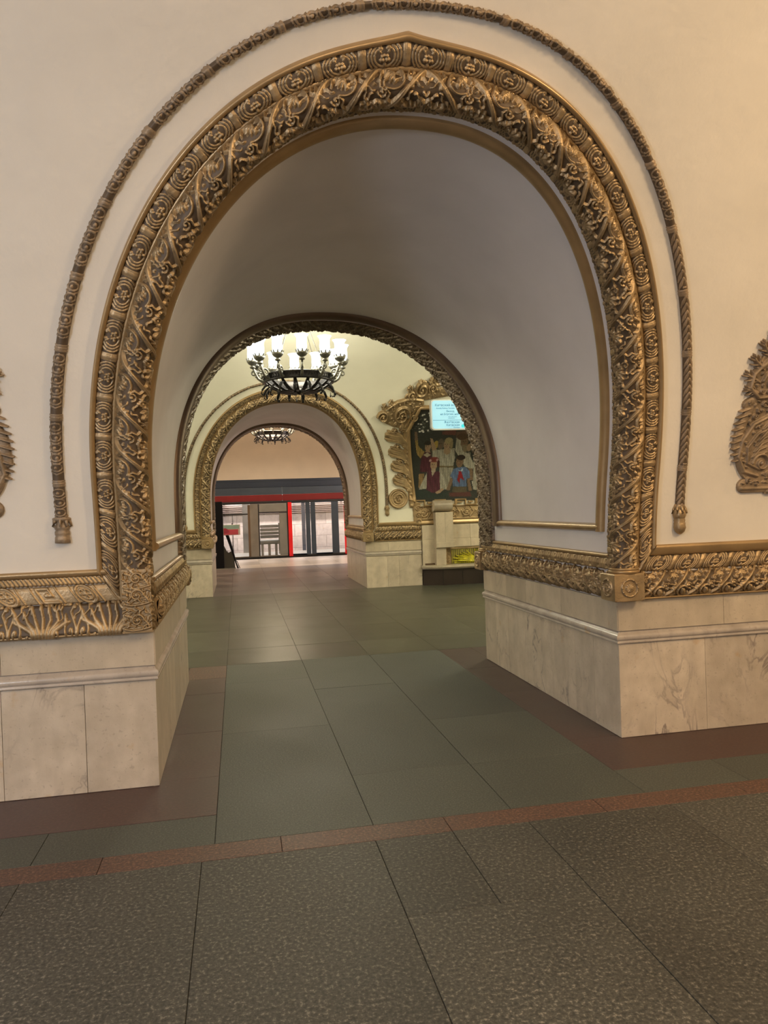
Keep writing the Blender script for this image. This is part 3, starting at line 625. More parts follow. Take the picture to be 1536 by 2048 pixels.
# mouldings inside each passage: rosette band, then a plain roll framing the plaster panel
def roll_prof(e0, w, h): return [(e0+e, k) for e, k in halfround(0, w, h, 10)]
def passage_trim(A, B, name, label, n, far=False):
    t = thing(name, label, 'moulding', (0, (A.y0+B.y0)/2, .87))
    sweep_in(A, .0, [(.02, .0), (.03, .012), (.098, .012), (.104, .0)], n, 1.41, 1.10, EGG, 'rosette_band', GOLD, t)
    sweep_in(A, .0, [(.028, .0145), (.10, .0145)], 300, 1.41, 1.10, None, 'shaded_relief_ground', GROUND_SHADE, t)
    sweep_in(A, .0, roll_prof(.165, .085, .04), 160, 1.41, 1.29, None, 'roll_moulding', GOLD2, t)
    sweep_in(B, .0, [(.02, .0), (.03, .03), (.20, .035), (.32, .018), (.33, .0)], n, 1.41, 1.10, WIDE, 'carved_band', GOLD_SHADED, t)
    sweep_in(B, .0, [(.031, .033), (.20, .038), (.32, .021)], 300, 1.41, 1.10, None, 'shaded_relief_ground', GROUND_SHADE, t)
    sweep_in(B, .0, roll_prof(.36, .17, .055), 160, 1.41, 1.29, None, 'roll_moulding', ROLL_SHADED, t)
    for sx in (-1, 1):
        x = sx*1.40; N = (-sx, 0, 0); ya, yb = A.y0+.0, B.y0-.0
        for (pr, nm, m_, tl, y0_, y1_) in (
            (halfround(1.29, 1.345, .042), 'roll_moulding', GOLD2, None, ya+.17, yb-.38),
            ([(1.125, 0), (1.13, .02), (1.14, .026), (1.15, .02), (1.155, 0)], 'thin_moulding', GOLD2, None, ya+.08, yb-.08),
            ([(1.05, .002), (1.06, .022), (1.09, .027), (1.12, .018), (1.13, 0)], 'key_band', GOLD, KEY, ya+.03, yb-.03),
            (halfround(.885, 1.028, .050, 14, -.008), 'carved_base_roll', GOLD, VINE_B, ya+.075, yb-.075)):
            xx = sx*1.402-.004
            linear_band((xx, y0_, 0), (xx, y1_, 0), N, (0, 0, 1), pr, nm, m_, t, tl, .0045 if not far else .01, flip=(sx > 0))
    return t
passage_trim(A1, A1b, 'passage_mouldings', 'gilded panel mouldings and carved base roll lining the near passage', 900)
passage_trim(A2, A2b, 'passage_mouldings', 'gilded panel mouldings lining the passage towards the train', 400, True)
# horizontal mouldings on the hall faces
def face_ledge(A, x0, x1, name, label, style, step=.004, endx=None):
    """style 'vine': carved roll + rosettes; 'fret': acanthus + fret"""
    t = thing(name, label, 'moulding', ((x0+x1)/2, A.y0, .87)); y = A.y0; N = (0, A.dr, 0); fl = (A.dr > 0)
    sgn = 1 if x0 > 0 else -1; xi = x0 if sgn > 0 else x1; q = sgn
    def run(a): # inner end moves out with height for the mitre
        return ((xi+q*a, y, 0), (x1 if q > 0 else x0, y, 0)) if q > 0 else ((x0, y, 0), (xi+q*a, y, 0))
    if style == 'vine':
        p = run(.0); linear_band(*p, N, (0, 0, 1), halfround(.885, 1.024, .052, 16, -.008), 'carved_base_roll', GOLD, t, VINE_B, step, flip=fl, ground=.004)
        bx = xi+q*-.06
        p = run(.0); shr = dict(sh0=.704 if q > 0 else 0., sh1=.704 if q < 0 else 0.); linear_band(*p, N, (0, 0, 1), [(1.04, .0), (1.045, .012), (1.07, .020), (1.10, .020), (1.125, .012), (1.132, .006)], 'rosette_band', GOLD, t, EGG, step, flip=fl, ground=.0025, **shr)
    else:
        p = run(-.02); linear_band(*p, N, (0, 0, 1), [(.872, .0), (.875, .055), (.885, .06), (.96, .035), (1.02, .03), (1.030, .0)], 'acanthus_band', GOLD, t, ACAN, step, flip=fl, ground=.004)
        p = run(.0); shr = dict(sh0=.704 if q > 0 else 0., sh1=.704 if q < 0 else 0.); linear_band(*p, N, (0, 0, 1), [(1.035, .0), (1.04, .016), (1.07, .018), (1.11, .018), (1.13, .010), (1.138, .0)], 'fret_band', GOLD, t, FRET, step, flip=fl, **shr)
    p = run(.065)
    if style == 'vine': linear_band(*p, N, (0, 0, 1), [(1.132, .0), (1.134, .02), (1.15, .028), (1.18, .040), (1.195, .036), (1.205, .0)], 'upper_moulding', GOLD2, t, flip=fl, **shr)
    else:
        linear_band(*p, N, (0, 0, 1), [(1.138, 0), (1.142, .022), (1.178, .024), (1.180, .0)], 'dentil_band', GOLD, t, DENT, step, flip=fl, **shr)
        linear_band(*p, N, (0, 0, 1), [(1.176, .0), (1.180, .032), (1.195, .044), (1.212, .040), (1.216, .0)], 'upper_moulding', GOLD2, t, flip=fl, **shr)
    linear_band(*run(.02), N, (0, 0, 1), [(.862, 0.0), (.864, .062 if style == 'fret' else .03), (.874, .062 if style == 'fret' else .03), (.876, 0)], 'ledge_fillet', GOLD2, t, flip=fl)
    return t
face_ledge(A1, 1.545, XW, 'carved_ledge', 'gilded carved ledge on the right of the nearest arch, rosettes above a vine roll', 'vine')
face_ledge(A1, -XW, -1.545, 'carved_ledge', 'gilded ledge on the left of the nearest arch, fret band above acanthus leaves', 'fret')
face_ledge(A2, 1.55, 2.45, 'carved_ledge', 'short gilded ledge between the farther arch and the mosaic', 'vine', .008)
face_ledge(A2, -XW, -1.55, 'carved_ledge', 'gilded ledge left of the farther arch', 'vine', .01)
face_ledge(A1b, 1.55, XW, 'carved_ledge', 'gilded ledge on the hall side of the right near pylon', 'vine', .02)
face_ledge(A1b, -XW, -1.55, 'carved_ledge', 'gilded ledge on the hall side of the left near pylon', 'vine', .02)
# corner blocks with a rosette where the rolls meet
def corner_block(x, A, label):
    s_ = 1 if x > 0 else -1; y = A.y0; t = thing('corner_block', label, 'ornament', (x, y, .865))
    x0, x1 = (x-.112, x+.088) if s_ > 0 else (x-.088, x+.112); ya, yb = sorted((y+A.dr*.088, y-A.dr*.088))
    MB().box(x0, x1, ya, yb, .864, 1.035, .008).build('block', GOLD, t, smooth=False)
    c = Canvas(.17, .16, .002, False); c.ring(.085, .08, .052, .052, .008, .010); c.bump(.085, .08, .03, .014)
    for a in np.linspace(0, 2*PI, 12, endpoint=False): c.bump(.085+.052*math.cos(a), .08+.052*math.sin(a), .0075, .014); c.stroke([(.085, .08), (.085+.025*math.cos(a), .08+.025*math.sin(a))], .003, .016)
    G = np.stack([x0+.015+c.U, np.full(c.U.shape, y+A.dr*.0875)+A.dr*c.h, .868+c.V], -1); MB().grid(G, flip=A.dr > 0).build('rosette', GOLD, t)
    G = np.stack([(x0-.001-c.h if s_ > 0 else x1+.001+c.h), ya+c.U, .868+c.V], -1); MB().grid(G, flip=s_ < 0).build('rosette', GOLD, t)
    al = halfround(1.035, 1.06, .0, 2)
    rp = MB(); 
    for z_, r_ in ((1.045, .012), (1.062, .008)):
        rp.tube([(x+.085*math.cos(a), y+.085*math.sin(a), z_) for a in np.linspace(0, 2*PI, 40)], r_, 8)
    rp.build('collar', GOLD2, t)
corner_block(1.4425, A1, 'square rosette block at the foot of the near arch, right side')
for x_, A_, l_ in ((1.4425, A2, 'square rosette block at the right foot of the farther arch'), (-1.4645, A2, 'square rosette block at the left foot of the farther arch'),
                   (1.4425, A1b, 'square rosette block at the far right end of the near passage'), (-1.4645, A1b, 'square rosette block at the far left end of the near passage')): corner_block(x_, A_, l_)
# left foot of near arch: stepped scroll block
t = thing('arch_foot_ornament', 'stacked scroll ornament at the left foot of the nearest arch', 'ornament', (-1.46, 0, .87))
c = Canvas(.15, .34, .002, False); c.stroke([(0, .17), (.15, .17)], .003, .0); 
for z_ in (.065, .20, .29): c.spiral(.075, z_, .035, .008, .016, 1.4, 0, 1); c.stroke([(.01, z_-.045), (.05, z_-.055), (.10, z_-.05), (.14, z_-.04)], .007, .013); c.leaf(.015, z_+.03, .06, -.4, .03, .012, 3); c.leaf(.135, z_-.03, .05, 2.2, .03, .012, 3)
c.fill(8, 900, .010, .0045, .015)
MB().grid(np.stack([-1.54+c.U, -.082-c.h, .868+c.V], -1)).build('scroll_panel', GOLD, t)
MB().box(-1.545, -1.385, -.083, .08, .866, .876).build('foot_plate', GOLD2, t, smooth=False)

# ------------------------------------------------------------------ free standing reliefs on curved walls
def relief(cv, A, ox, oz, name, m, parent, lift=.0, eps=.0015, base=.012, mirror=False):
    """carved silhouette from a canvas, with thickness; cells without relief are dropped"""
    on = cv.h > eps; X = (ox-cv.U) if mirror else (ox+cv.U); Z = oz+cv.V
    P = A.front(X, Z, np.where(on, cv.h+base+lift, lift*0-.004))
    mask = on[:-1, :-1] | on[1:, :-1] | on[1:, 1:] | on[:-1, 1:]
    return MB().grid(P, mask=mask, flip=(A.dr > 0) != mirror).build(name, m, parent)
def pylon_frame_canvas():
    """edge of the tall acanthus frame, drawn for a frame that lies to the right"""
    c = Canvas(.5, 1.32, .0028, False)
    for (fu, fv, ra, rb) in ((.31, .26, .215, .21), (.34, .52, .22, .16), (.32, .74, .19, .17), (.40, .98, .17, .26)): c.h = np.maximum(c.h, .009*(((c.U-fu)/ra)**2+((c.V-fv)/rb)**2 < 1))
    c.stroke([(.17, .055), (.5, .055)], .045, .012); c.stroke([(.15, .04), (.5, .04)], .012, .022)
    for w_, h_ in ((.014, .028),): c.stroke([(.30, .50), (.18, .44), (.115, .34), (.10, .24), (.15, .15), (.25, .12)], w_, h_)
    c.stroke([(.34, .44), (.22, .38), (.16, .30), (.17, .20), (.26, .16)], .009, .024); c.stroke([(.3, .30), (.2, .26), (.3, .18)], .10, .010)
    for k in range(7): a = 1.1+.16*k; v = .20+.035*k; c.stroke([(.19+.01*k, v), (.23+.012*k, v+.05), (.30, v+.07)], [.003, .009, .004], .026)
    c.spiral(.27, .20, .065, .013, .03, 1.3, PI, -1)
    c.stroke([(.09, .30), (.10, .42), (.16, .55), (.22, .62)], .030, .012)
    for k in range(9): v = .22+.038*k; u = .05+.0016*(k-4)**2; c.stroke([(u, v-.008), (u+.035, v+.004), (u+.06, v+.012)], [.004, .009, .006], .022)
    c.stroke([(.12, .56), (.20, .60), (.30, .60)], .030, .014)
    c.stroke([(.34, .86), (.20, .82), (.12, .74), (.11, .66), (.18, .60), (.28, .61)], .013, .030); c.stroke([(.3, .78), (.18, .70), (.28, .66)], .065, .010)
    c.spiral(.25, .70, .06, .012, .03, 1.3, PI, -1); c.stroke([(.16, .78), (.22, .82)], [.02, .006], .03)
    for (u, v, a, ln) in ((.13, .66, 2.9, .09), (.13, .72, 2.7, .12), (.14, .79, 2.45, .12), (.17, .86, 2.3, .12), (.21, .93, 2.2, .12), (.24, 1.0, 2.0, .13), (.27, 1.08, 1.9, .13), (.3, 1.15, 1.8, .13)): c.leaf(u+.04, v-.03, ln, a, .034, .022, 3)
    c.stroke([(.24, .82), (.30, 1.0), (.36, 1.2)], [.05, .05, .04], .014)
    for v in np.linspace(.7, 1.25, 9): c.bump(.30+.06*(v-.7), v, .018, .03)
    c.stroke([(.42, .02), (.42, 1.28)], .10, .012); c.detail(5, 1500, .022, .005, .026, .003, .017); c.detail(6, 2500, .012, .0035, .024, .003, .017)
    return c
PF = pylon_frame_canvas()
def near_frame(ox, mirror, label):
    t = thing('carved_pylon_frame', label, 'frame', (ox, 0, 1.3))
    relief(PF, A1, ox, 1.50, 'acanthus_side', ROPE, t, mirror=mirror)
    s_ = -1 if mirror else 1
    for dx in (.52, 1.0, 1.5, 2.0, 2.5): pass
    P = [(ox+s_*.50, 1.45), (ox+s_*.50, 3.0), (ox+s_*2.5, 3.0), (ox+s_*2.5, 1.45), (ox+s_*.50, 1.45)]
    pts = []
    for a, b in zip(P[:-1], P[1:]): pts += [tuple(A1.front(np.array(a[0]+(b[0]-a[0])*k), np.array(a[1]+(b[1]-a[1])*k), .02)) for k in np.linspace(0, 1, 12)[:-1]]
    MB().tube(pts+[pts[0]], .035, 8).build('frame_moulding', GOLD2, t)
near_frame(2.085, False, 'carved acanthus frame at the right edge beside the near arch')
near_frame(-1.99, True, 'carved acanthus frame at the left edge beside the near arch')

# ------------------------------------------------------------------ mosaic on the far hall wall
XC = 3.62
mo = thing('mosaic_panel', 'mosaic of festive people with raised arms, framed on the hall wall', 'mosaic', (XC, Y2, 1.4))
def S2(x, z, h): return A2.front(np.asarray(x, float), np.asarray(z, float), h)
nx, nz = 280, 220; mx0, mx1, mz0, mz1 = XC-1.46, XC+1.46, 1.57, 3.26
ux = np.linspace(0, 1, nx+1); uz = np.linspace(0, 1, nz+1); GX, GZ = np.meshgrid(mx0+(mx1-mx0)*ux, mz0+(mz1-mz0)*uz, indexing='ij')
cx_ = mx0+(mx1-mx0)*(np.arange(nx)+.5)/nx; cz_ = mz0+(mz1-mz0)*(np.arange(nz)+.5)/nz; CX, CZ = np.meshgrid(cx_, cz_, indexing='ij')
rng = np.random.default_rng(5)
IMG = np.zeros((nx, nz, 3)); IMG[:] = (.035, .04, .035)
bgz = np.clip((CZ-2.35)/.8, 0, 1)[..., None]; IMG = IMG*1.0*(1-bgz*.5)+np.array([.075, .07, .06])*bgz*.5
def inside(poly):
    p = np.asarray(poly, float); r = np.zeros(CX.shape, bool); j = len(p)-1
    for i in range(len(p)):
        xi, zi = p[i]; xj, zj = p[j]
        k = ((zi > CZ) != (zj > CZ)) & (CX < (xj-xi)*(CZ-zi)/(zj-zi+1e-12)+xi); r ^= k; j = i
    return r
def pg(poly, col, sh=0):
    k = inside(poly); IMG[k] = col
    if sh: fold = .78+.22*np.sin(CX*95+CZ*9)*np.sin(CX*37-CZ*14); IMG[k] *= fold[k][:, None]
def el(x, z, rx, rz, col): k = ((CX-x)/rx)**2+((CZ-z)/rz)**2 < 1; IMG[k] = col
# drawing coordinates of the picture -> position on the curved wall
def pz(px, py):
    a, b = px-838, py-995; return (2.4309+.009808*a-.0001914*b+1.904e-6*a*b-4.611e-6*b*b, 1.648-.000304*a-.0094666*b-1.33e-6*a*b-2.934e-6*b*b)
def P_(l): return [pz(820+a/9.6, 850+b/9.6) for a, b in l]
def E_(a, b, ra, rb, col): x, z = pz(820+a/9.6, 850+b/9.6); el(x, z, ra/9.6*.0098, rb/9.6*.0094, col)
SK, SKD, WH, MAR, BL = (.36, .25, .16), (.20, .13, .08), (.46, .44, .36), (.10, .025, .04), (.13, .20, .36)
k = (CX < 2.75) & (CZ > 2.55) & (rng.random(CX.shape) < .0); 
for i in range(46): a, b = rng.uniform(20, 400), rng.uniform(-260, 130); E_(a, b, rng.uniform(10, 24), rng.uniform(8, 20), (.85, .85, .78) if rng.random() < .5 else (.14, .15, .12))
pg(P_([(610, 120), (880, 90), (870, 190), (610, 180)]), (.16, .06, .045)); pg(P_([(880, 130), (1100, 90), (1100, 220), (880, 230)]), (.13, .075, .05))
# back row
pg(P_([(90, 250), (140, 240), (160, 400), (280, 520), (200, 640), (130, 560)]), (.40, .28, .09), 1)
pg(P_([(85, 130), (135, 130), (150, 270), (95, 300)]), SKD)
E_(340, 415, 55, 85, SK); E_(335, 345, 62, 40, (.03, .025, .02)); pg(P_([(290, 490), (380, 490), (400, 560), (270, 560)]), SK)
pg(P_([(270, 520), (400, 520), (415, 900), (180, 900), (215, 620)]), MAR, 1); pg(P_([(255, 570), (330, 520), (395, 570), (320, 620)]), (.42, .38, .28))
E_(500, 370, 45, 70, (.38, .27, .06)); E_(585, 360, 60, 100, (.14, .11, .08))
pg(P_([(385, 250), (430, 260), (500, 440), (520, 560), (420, 520)]), SK); pg(P_([(430, 480), (640, 460), (850, 440), (860, 620), (820, 800), (560, 790), (420, 620)]), WH, 1)
E_(705, 370, 62, 98, SK); E_(740, 300, 78, 60, (.33, .27, .14)); E_(790, 370, 30, 90, (.28, .22, .12)); pg(P_([(645, 430), (760, 430), (770, 530), (700, 570), (640, 530)]), SK)
pg(P_([(560, 810), (830, 815), (800, 1000), (700, 1240), (560, 1240)]), (.36, .34, .27), 1); pg(P_([(560, 780), (840, 785), (840, 812), (560, 812)]), (.15, .11, .05))
pg(P_([(880, 240), (960, 230), (1000, 480), (1140, 560), (1240, 780), (1200, 850), (1050, 800), (860, 480)]), WH, 1)
E_(1040, 320, 72, 110, SKD); E_(1000, 220, 100, 60, (.09, .05, .03)); pg(P_([(980, 380), (1090, 380), (1090, 500), (1030, 520)]), (.24, .19, .12)); E_(1130, 430, 45, 70, SK)
for q_ in range(3): pg(P_([(1060, 540+q_*26), (1160, 520+q_*22), (1160, 530+q_*22), (1060, 552+q_*26)]), (.5, .46, .4))
pg(P_([(1120, 830), (1200, 830), (1210, 1060), (1140, 1060)]), SKD); pg(P_([(1180, 1080), (1240, 1060), (1310, 1220), (1220, 1240)]), (.5, .48, .42))
# right half beyond the arch edge: further figures
for (a, cl, cs) in ((1340, WH, SK), (1560, MAR, SK), (1780, BL, SKD), (2000, WH, SK)):
    E_(a, 420, 60, 90, cs); E_(a, 350, 66, 50, (.05, .03, .02)); pg(P_([(a-110, 540), (a+110, 540), (a+130, 1240), (a-130, 1240)]), cl, 1); pg(P_([(a+60, 560), (a+110, 250), (a+150, 250), (a+120, 600)]), cl)
# front row
pg(P_([(160, 940), (270, 930), (230, 1240), (160, 1200)]), (.34, .22, .10), 1)
E_(450, 760, 66, 95, SK); E_(460, 660, 90, 50, (.19, .035, .03)); E_(385, 680, 22, 26, (.45, .30, .28)); E_(520, 665, 22, 26, (.42, .26, .25)); E_(540, 740, 26, 70, (.07, .02, .02)); pg(P_([(400, 830), (490, 830), (480, 980), (420, 980)]), (.40, .32, .22))
for q_ in range(4): pg(P_([(392, 880+q_*28), (462, 880+q_*28), (458, 893+q_*28), (396, 893+q_*28)]), (.5, .46, .36))
pg(P_([(330, 880), (400, 860), (420, 990), (470, 900), (560, 880), (590, 1300), (300, 1300)]), (.115, .03, .05), 1)
pg(P_([(325, 900), (310, 1220), (170, 1240), (190, 1180)]), WH, 1); pg(P_([(565, 900), (650, 1000), (700, 1230), (570, 1240)]), WH, 1); pg(P_([(480, 1290), (610, 1210), (640, 1240), (520, 1350)]), SK)
E_(950, 700, 68, 110, SKD); E_(975, 620, 82, 52, (.03, .018, .015)); pg(P_([(830, 840), (920, 810), (1060, 800), (1140, 880), (1150, 1010), (1080, 1030), (1080, 1180), (820, 1180), (800, 1010), (760, 980)]), BL, 1)
pg(P_([(900, 840), (960, 880), (1020, 810), (1010, 880), (960, 900)]), (.36, .45, .55)); pg(P_([(935, 880), (975, 880), (1040, 1070), (960, 1010), (955, 1130), (900, 1060)]), (.26, .015, .02))
pg(P_([(770, 1010), (820, 1040), (760, 1250), (690, 1250)]), SKD); pg(P_([(1090, 1030), (1140, 1030), (1190, 1260), (1120, 1260)]), SKD)
pg(P_([(820, 1185), (1080, 1185), (1090, 1290), (800, 1290)]), (.10, .08, .05)); pg(P_([(740, 1300), (1150, 1280), (1180, 1370), (740, 1370)]), (.10, .035, .03))
pg(P_([(110, 1250), (320, 1250), (480, 1330), (730, 1260), (730, 1400), (110, 1400)]), (.025, .04, .035))
def face(a, b, s_=1):
    for (du, dv, ru, rv, cl) in ((-20, -6, 9, 5, (.03, .02, .015)), (18, -6, 9, 5, (.03, .02, .015)), (-20, -16, 13, 3, (.05, .03, .02)), (18, -16, 13, 3, (.05, .03, .02)), (-3, 14, 5, 14, (.24, .15, .09)), (-2, 38, 14, 5, (.25, .06, .05))): E_(a+du*s_, b+dv*s_, ru*s_, rv*s_, cl)
for f_ in ((330, 415), (690, 375), (440, 765), (935, 705), (1035, 320), (580, 365), (1340, 425), (1560, 425), (1780, 425)): face(*f_)
IMG *= .72*rng.uniform(.72, 1.22, IMG.shape[:2])[..., None]
P = S2(GX, GZ, .012)
inm = np.abs(CX-XC) < np.interp(CZ, [1.57, 2.88, 3.26], [1.28, 1.45, 1.27])
mb = MB().grid(P, mask=inm); o = mb.build('mosaic_picture', None, mo, smooth=False)
ca = o.data.color_attributes.new('tesserae', 'FLOAT_COLOR', 'CORNER'); cc_ = np.repeat(IMG[inm], 4, axis=0); ca.data.foreach_set('color', np.hstack([cc_, np.ones((len(cc_), 1))]).ravel().astype(np.float32))
m = mat('mosaic_tesserae', (1, 1, 1), .35); at = m.node_tree.nodes.new('ShaderNodeVertexColor'); at.layer_name = 'tesserae'
m.node_tree.links.new(at.outputs['Color'], m.node_tree.nodes['Principled BSDF'].inputs['Base Color']); o.data.materials.append(m)
# frame moulding following the wall
def frame_line(pts, prof_r, h, name, m_, parent, k=8, sub=10):
    out = []
    for a, b in zip(pts[:-1], pts[1:]):
        for q_ in np.linspace(0, 1, sub, endpoint=False): out.append(tuple(S2(a[0]+(b[0]-a[0])*q_, a[1]+(b[1]-a[1])*q_, h)))
    out.append(tuple(S2(*pts[-1], h))); return MB().tube(out, prof_r, k).build(name, m_, parent)
fr = [(XC-1.28, 1.58), (XC-1.45, 2.88), (XC-1.28, 3.25), (XC+1.28, 3.25), (XC+1.45, 2.88), (XC+1.28, 1.58)]
frame_line(fr, .035, .03, 'frame_moulding', GOLD2, mo); frame_line([(XC+(x-XC)*1.055, z+.02) for x, z in fr], .022, .022, 'frame_fillet', GOLD2, mo)
# fret row and pierced band below the picture
def fret_row():
    b = MB(); x = XC-1.28
    pts = []
    def bar(x0, x1, z0, z1):
        P = [S2(x0, z0, .0), S2(x1, z0, .0), S2(x1, z1, .0), S2(x0, z1, .0)]; Q = [S2(x0, z0, .055), S2(x1, z0, .055), S2(x1, z1, .055), S2(x0, z1, .055)]
        b.add(P+Q, [(0, 1, 5, 4), (1, 2, 6, 5), (2, 3, 7, 6), (3, 0, 4, 7), (4, 5, 6, 7)])
    while x < XC+1.2:
        bar(x, x+.20, 1.585, 1.605); bar(x+.18, x+.20, 1.50, 1.605); bar(x+.02, x+.13, 1.535, 1.552); bar(x+.18, x+.40, 1.485, 1.503); bar(x+.38, x+.40, 1.485, 1.605); bar(x, x+.02, 1.50, 1.60); bar(x+.25, x+.33, 1.53, 1.56); x += .40
    return b
fret_row().build('fret_border', GOLD2, mo, smooth=False)
c = Canvas(2.5, .26, .006, False)
for i in range(9):
    u = .14+i*.28; c.spiral(u, .13, .085, .013, .026, 1.5, i*PI, 1 if i % 2 else -1)
    for a in range(5): c.leaf(u, .13, .115, a*1.26+.4, .035, .02, 3)
    c.stroke([(u+.07, .03), (u+.14, .13), (u+.07, .24)], .011, .02)
c.stroke([(0, .008), (2.5, .008)], .012, .03); c.stroke([(0, .252), (2.5, .252)], .012, .03)
G = S2(XC-1.25+c.U, 1.225+c.V, .006+c.h); MB().grid(G).build('scroll_band', GOLD, mo)
linear_band((XC-1.25, Y2, 0), (XC+1.25, Y2, 0), (0, -1, 0), (0, 0, 1), [(1.13, 0), (1.135, .05), (1.17, .05), (1.20, .035), (1.215, .03), (1.225, 0)], 'lower_moulding', GOLD2, mo)
# carved crest: leaves up the left side, disc, scrolls on the shoulder and top
def crest(mirror):
    cr = Canvas(2.3, 2.75, .0065, False)
    X0 = XC-2.12  # canvas origin (world x), for the mirrored side it runs the other way
    L = lambda x, z: (x-X0, z-1.15)
    # disc
    u, v = L(2.03, 1.64); cr.bump(u, v, .18, .0, .015); cr.ring(u, v, .165, .165, .020, .036); cr.ring(u, v, .125, .125, .009, .024); cr.spiral(u, v+.03, .065, .015, .034, .9, 0, 1, .01); cr.spiral(u, v-.03, .065, .015, .034, .9, PI, 1, .01)
    # leaning leaves
    for (x, z, ln) in ((2.25, 1.98, .31), (2.23, 2.24, .34), (2.20, 2.50, .37), (2.16, 2.78, .42)):
        uu_, vv_ = L(x, z-.02)
        cr.stroke([(uu_, vv_-.14), (uu_-ln*.35, vv_-.02), (uu_-ln*.85, vv_+.03)], [.05, .085, .06], .006, .006)
        for k_ in range(7):
            f = k_/6; cr.stroke([(uu_+.03, vv_-.22+f*.10), (uu_-ln*.35, vv_-.09+f*.15), (uu_-ln*(.88+.10*math.sin(k_*2.1)), vv_-.05+f*.16)], [.009, .014, .012], .032, .004)
        cr.spiral(uu_-ln*.55, vv_+.10, .038, .010, .034, 1.1, 0, 1, .01); cr.leaf(uu_-ln*.5, vv_+.09, .09, 2.6, .04, .030, 3, .006); cr.spiral(uu_-ln*.15, vv_-.16, .035, .009, .034, 1.0, 2, -1, .01)
    cr.stroke([L(2.30, 1.52), L(2.24, 2.2), L(2.14, 2.86)], .055, .012, .004)
    for z in np.linspace(1.5, 1.95, 5): cr.bump(*L(2.28-.03*(z-1.5), z), .035, .03, .008)
    # shoulder scroll block
    cr.stroke([L(2.10, 2.98), L(1.9, 3.06), L(1.72, 3.10)], [.09, .12, .09], .004, .005); cr.stroke([L(2.30, 3.30), L(2.10, 3.26), L(1.86, 3.20)], [.10, .12, .08], .004, .005)
    cr.stroke([L(2.36, 3.37), L(2.16, 3.40), L(1.90, 3.34), L(1.74, 3.24)], [.018, .020, .018, .012], .045)
    cr.spiral(*L(2.02, 3.13), .15, .018, .05, 1.8, 0, 1, .01); cr.spiral(*L(1.68, 3.10), .10, .015, .040, 1.6, PI, -1, .01); cr.spiral(*L(2.24, 3.10), .07, .013, .036, 1.2, 0, -1, .01)
    for a in (0, 1.2, 2.4, 3.6, 4.8): cr.stroke([L(2.02, 3.13), (L(2.02, 3.13)[0]+.09*math.cos(a), L(2.02, 3.13)[1]+.09*math.sin(a))], .012, .040, .008)
    cr.leaf(*L(1.70, 3.18), .13, 1.8, .05, .030, 3, .008); cr.leaf(*L(2.03, 2.99), .15, -1.3, .06, .030, 4, .006); cr.leaf(*L(1.86, 3.28), .12, 2.5, .05, .026, 3, .008)
    # run of scrolls towards the top
    pts = [(2.16, 3.45, .08), (2.32, 3.53, .12), (2.50, 3.56, .07), (2.58, 3.68, .11), (2.84, 3.62, .12), (3.12, 3.74, .12), (3.42, 3.84, .13)]
    cr.stroke([L(2.1, 3.40), L(2.4, 3.44), L(2.8, 3.50), L(3.2, 3.60), L(3.62, 3.70)], .07, .008, .006)
    for i, (x, z, r_) in enumerate(pts):
        cr.bump(*L(x, z), r_*1.05, .006, .006); cr.spiral(*L(x, z), r_, .016, .038, 1.6, i*2.0, 1 if i % 2 else -1, .01); cr.leaf(*L(x-.03, z+.04), .10, 2.2-.2*i, .05, .028, 3, .008)
    # foot: vertical scroll strip beside the bench
    for z in (1.2, 1.32, 1.44): cr.spiral(*L(2.40, z), .055, .011, .03, 1.4, z*9, 1, .008)
    cr.stroke([L(2.40, 1.16), L(2.38, 1.5)], .075, .010, .006)
    cr.detail(2, 1500, .040, .009, .030); cr.detail(3, 2500, .022, .006, .028)
    ox = X0 if not mirror else 2*XC-X0
    return relief(cr, A2, ox, 1.15, 'carved_crest', GOLD, mo, base=.022, mirror=mirror)
crest(False); crest(True)
# lower marble wall below the mosaic (recess), bench, pilaster, brass grille
wl = thing('marble_wainscot', 'cream marble wall slabs below the mosaic behind the bench', 'wall cladding', (XC, Y2, .0))
for a, b, z0_, z1_, h in ((2.46, 2.80, .86, 1.125, .01), (2.46, 2.80, .36, .86, .012), (2.80, 3.4, .86, 1.125, .01), (3.4, 4.1, .86, 1.125, .01), (4.1, 4.9, .86, 1.125, .01), (2.80, 3.4, .70, .86, .03), (3.4, 4.1, .70, .86, .03), (4.1, 4.9, .70, .86, .03), (2.80, 3.6, .36, .70, -.0), (3.6, 4.9, .36, .70, -.0)):
    MB().box(a+.002, b-.002, Y2-.03-h, Y2+.02, z0_+.001, z1_-.001, .002).build('marble_slab', MARBLE_TOP, wl, smooth=False)
bn = thing('stone_bench', 'long marble topped bench with dark front below the mosaic', 'bench', (XC, Y2-.2, 0))
def bprism(poly, z0_, z1_, nm, m_, par): MB().prism(poly, lambda x, y: (x, y, z0_), lambda x, y: (x, y, z1_)).build(nm, m_, par, smooth=False)
bprism([(2.46, Y2), (2.47, Y2-.03), (2.80, Y2-.20), (4.44, Y2-.20), (4.77, Y2-.03), (4.78, Y2)], 0, .30, 'bench_front', DARKBOARD, bn)
bprism([(2.44, Y2), (2.44, Y2-.06), (2.78, Y2-.24), (4.46, Y2-.24), (4.80, Y2-.06), (4.80, Y2)], .305, .335, 'bench_lower_edge', MARBLE_MOULD, bn)
bprism([(2.43, Y2), (2.43, Y2-.08), (2.77, Y2-.27), (4.47, Y2-.27), (4.81, Y2-.08), (4.81, Y2)], .335, .375, 'bench_top', MARBLE_TOP, bn)
for x_ in (2.80, 3.18, 3.56, 3.94): MB().box(x_-.004, x_+.004, Y2-.206, Y2-.19, .02, .29).build('front_batten', RUBBER, bn, smooth=False)
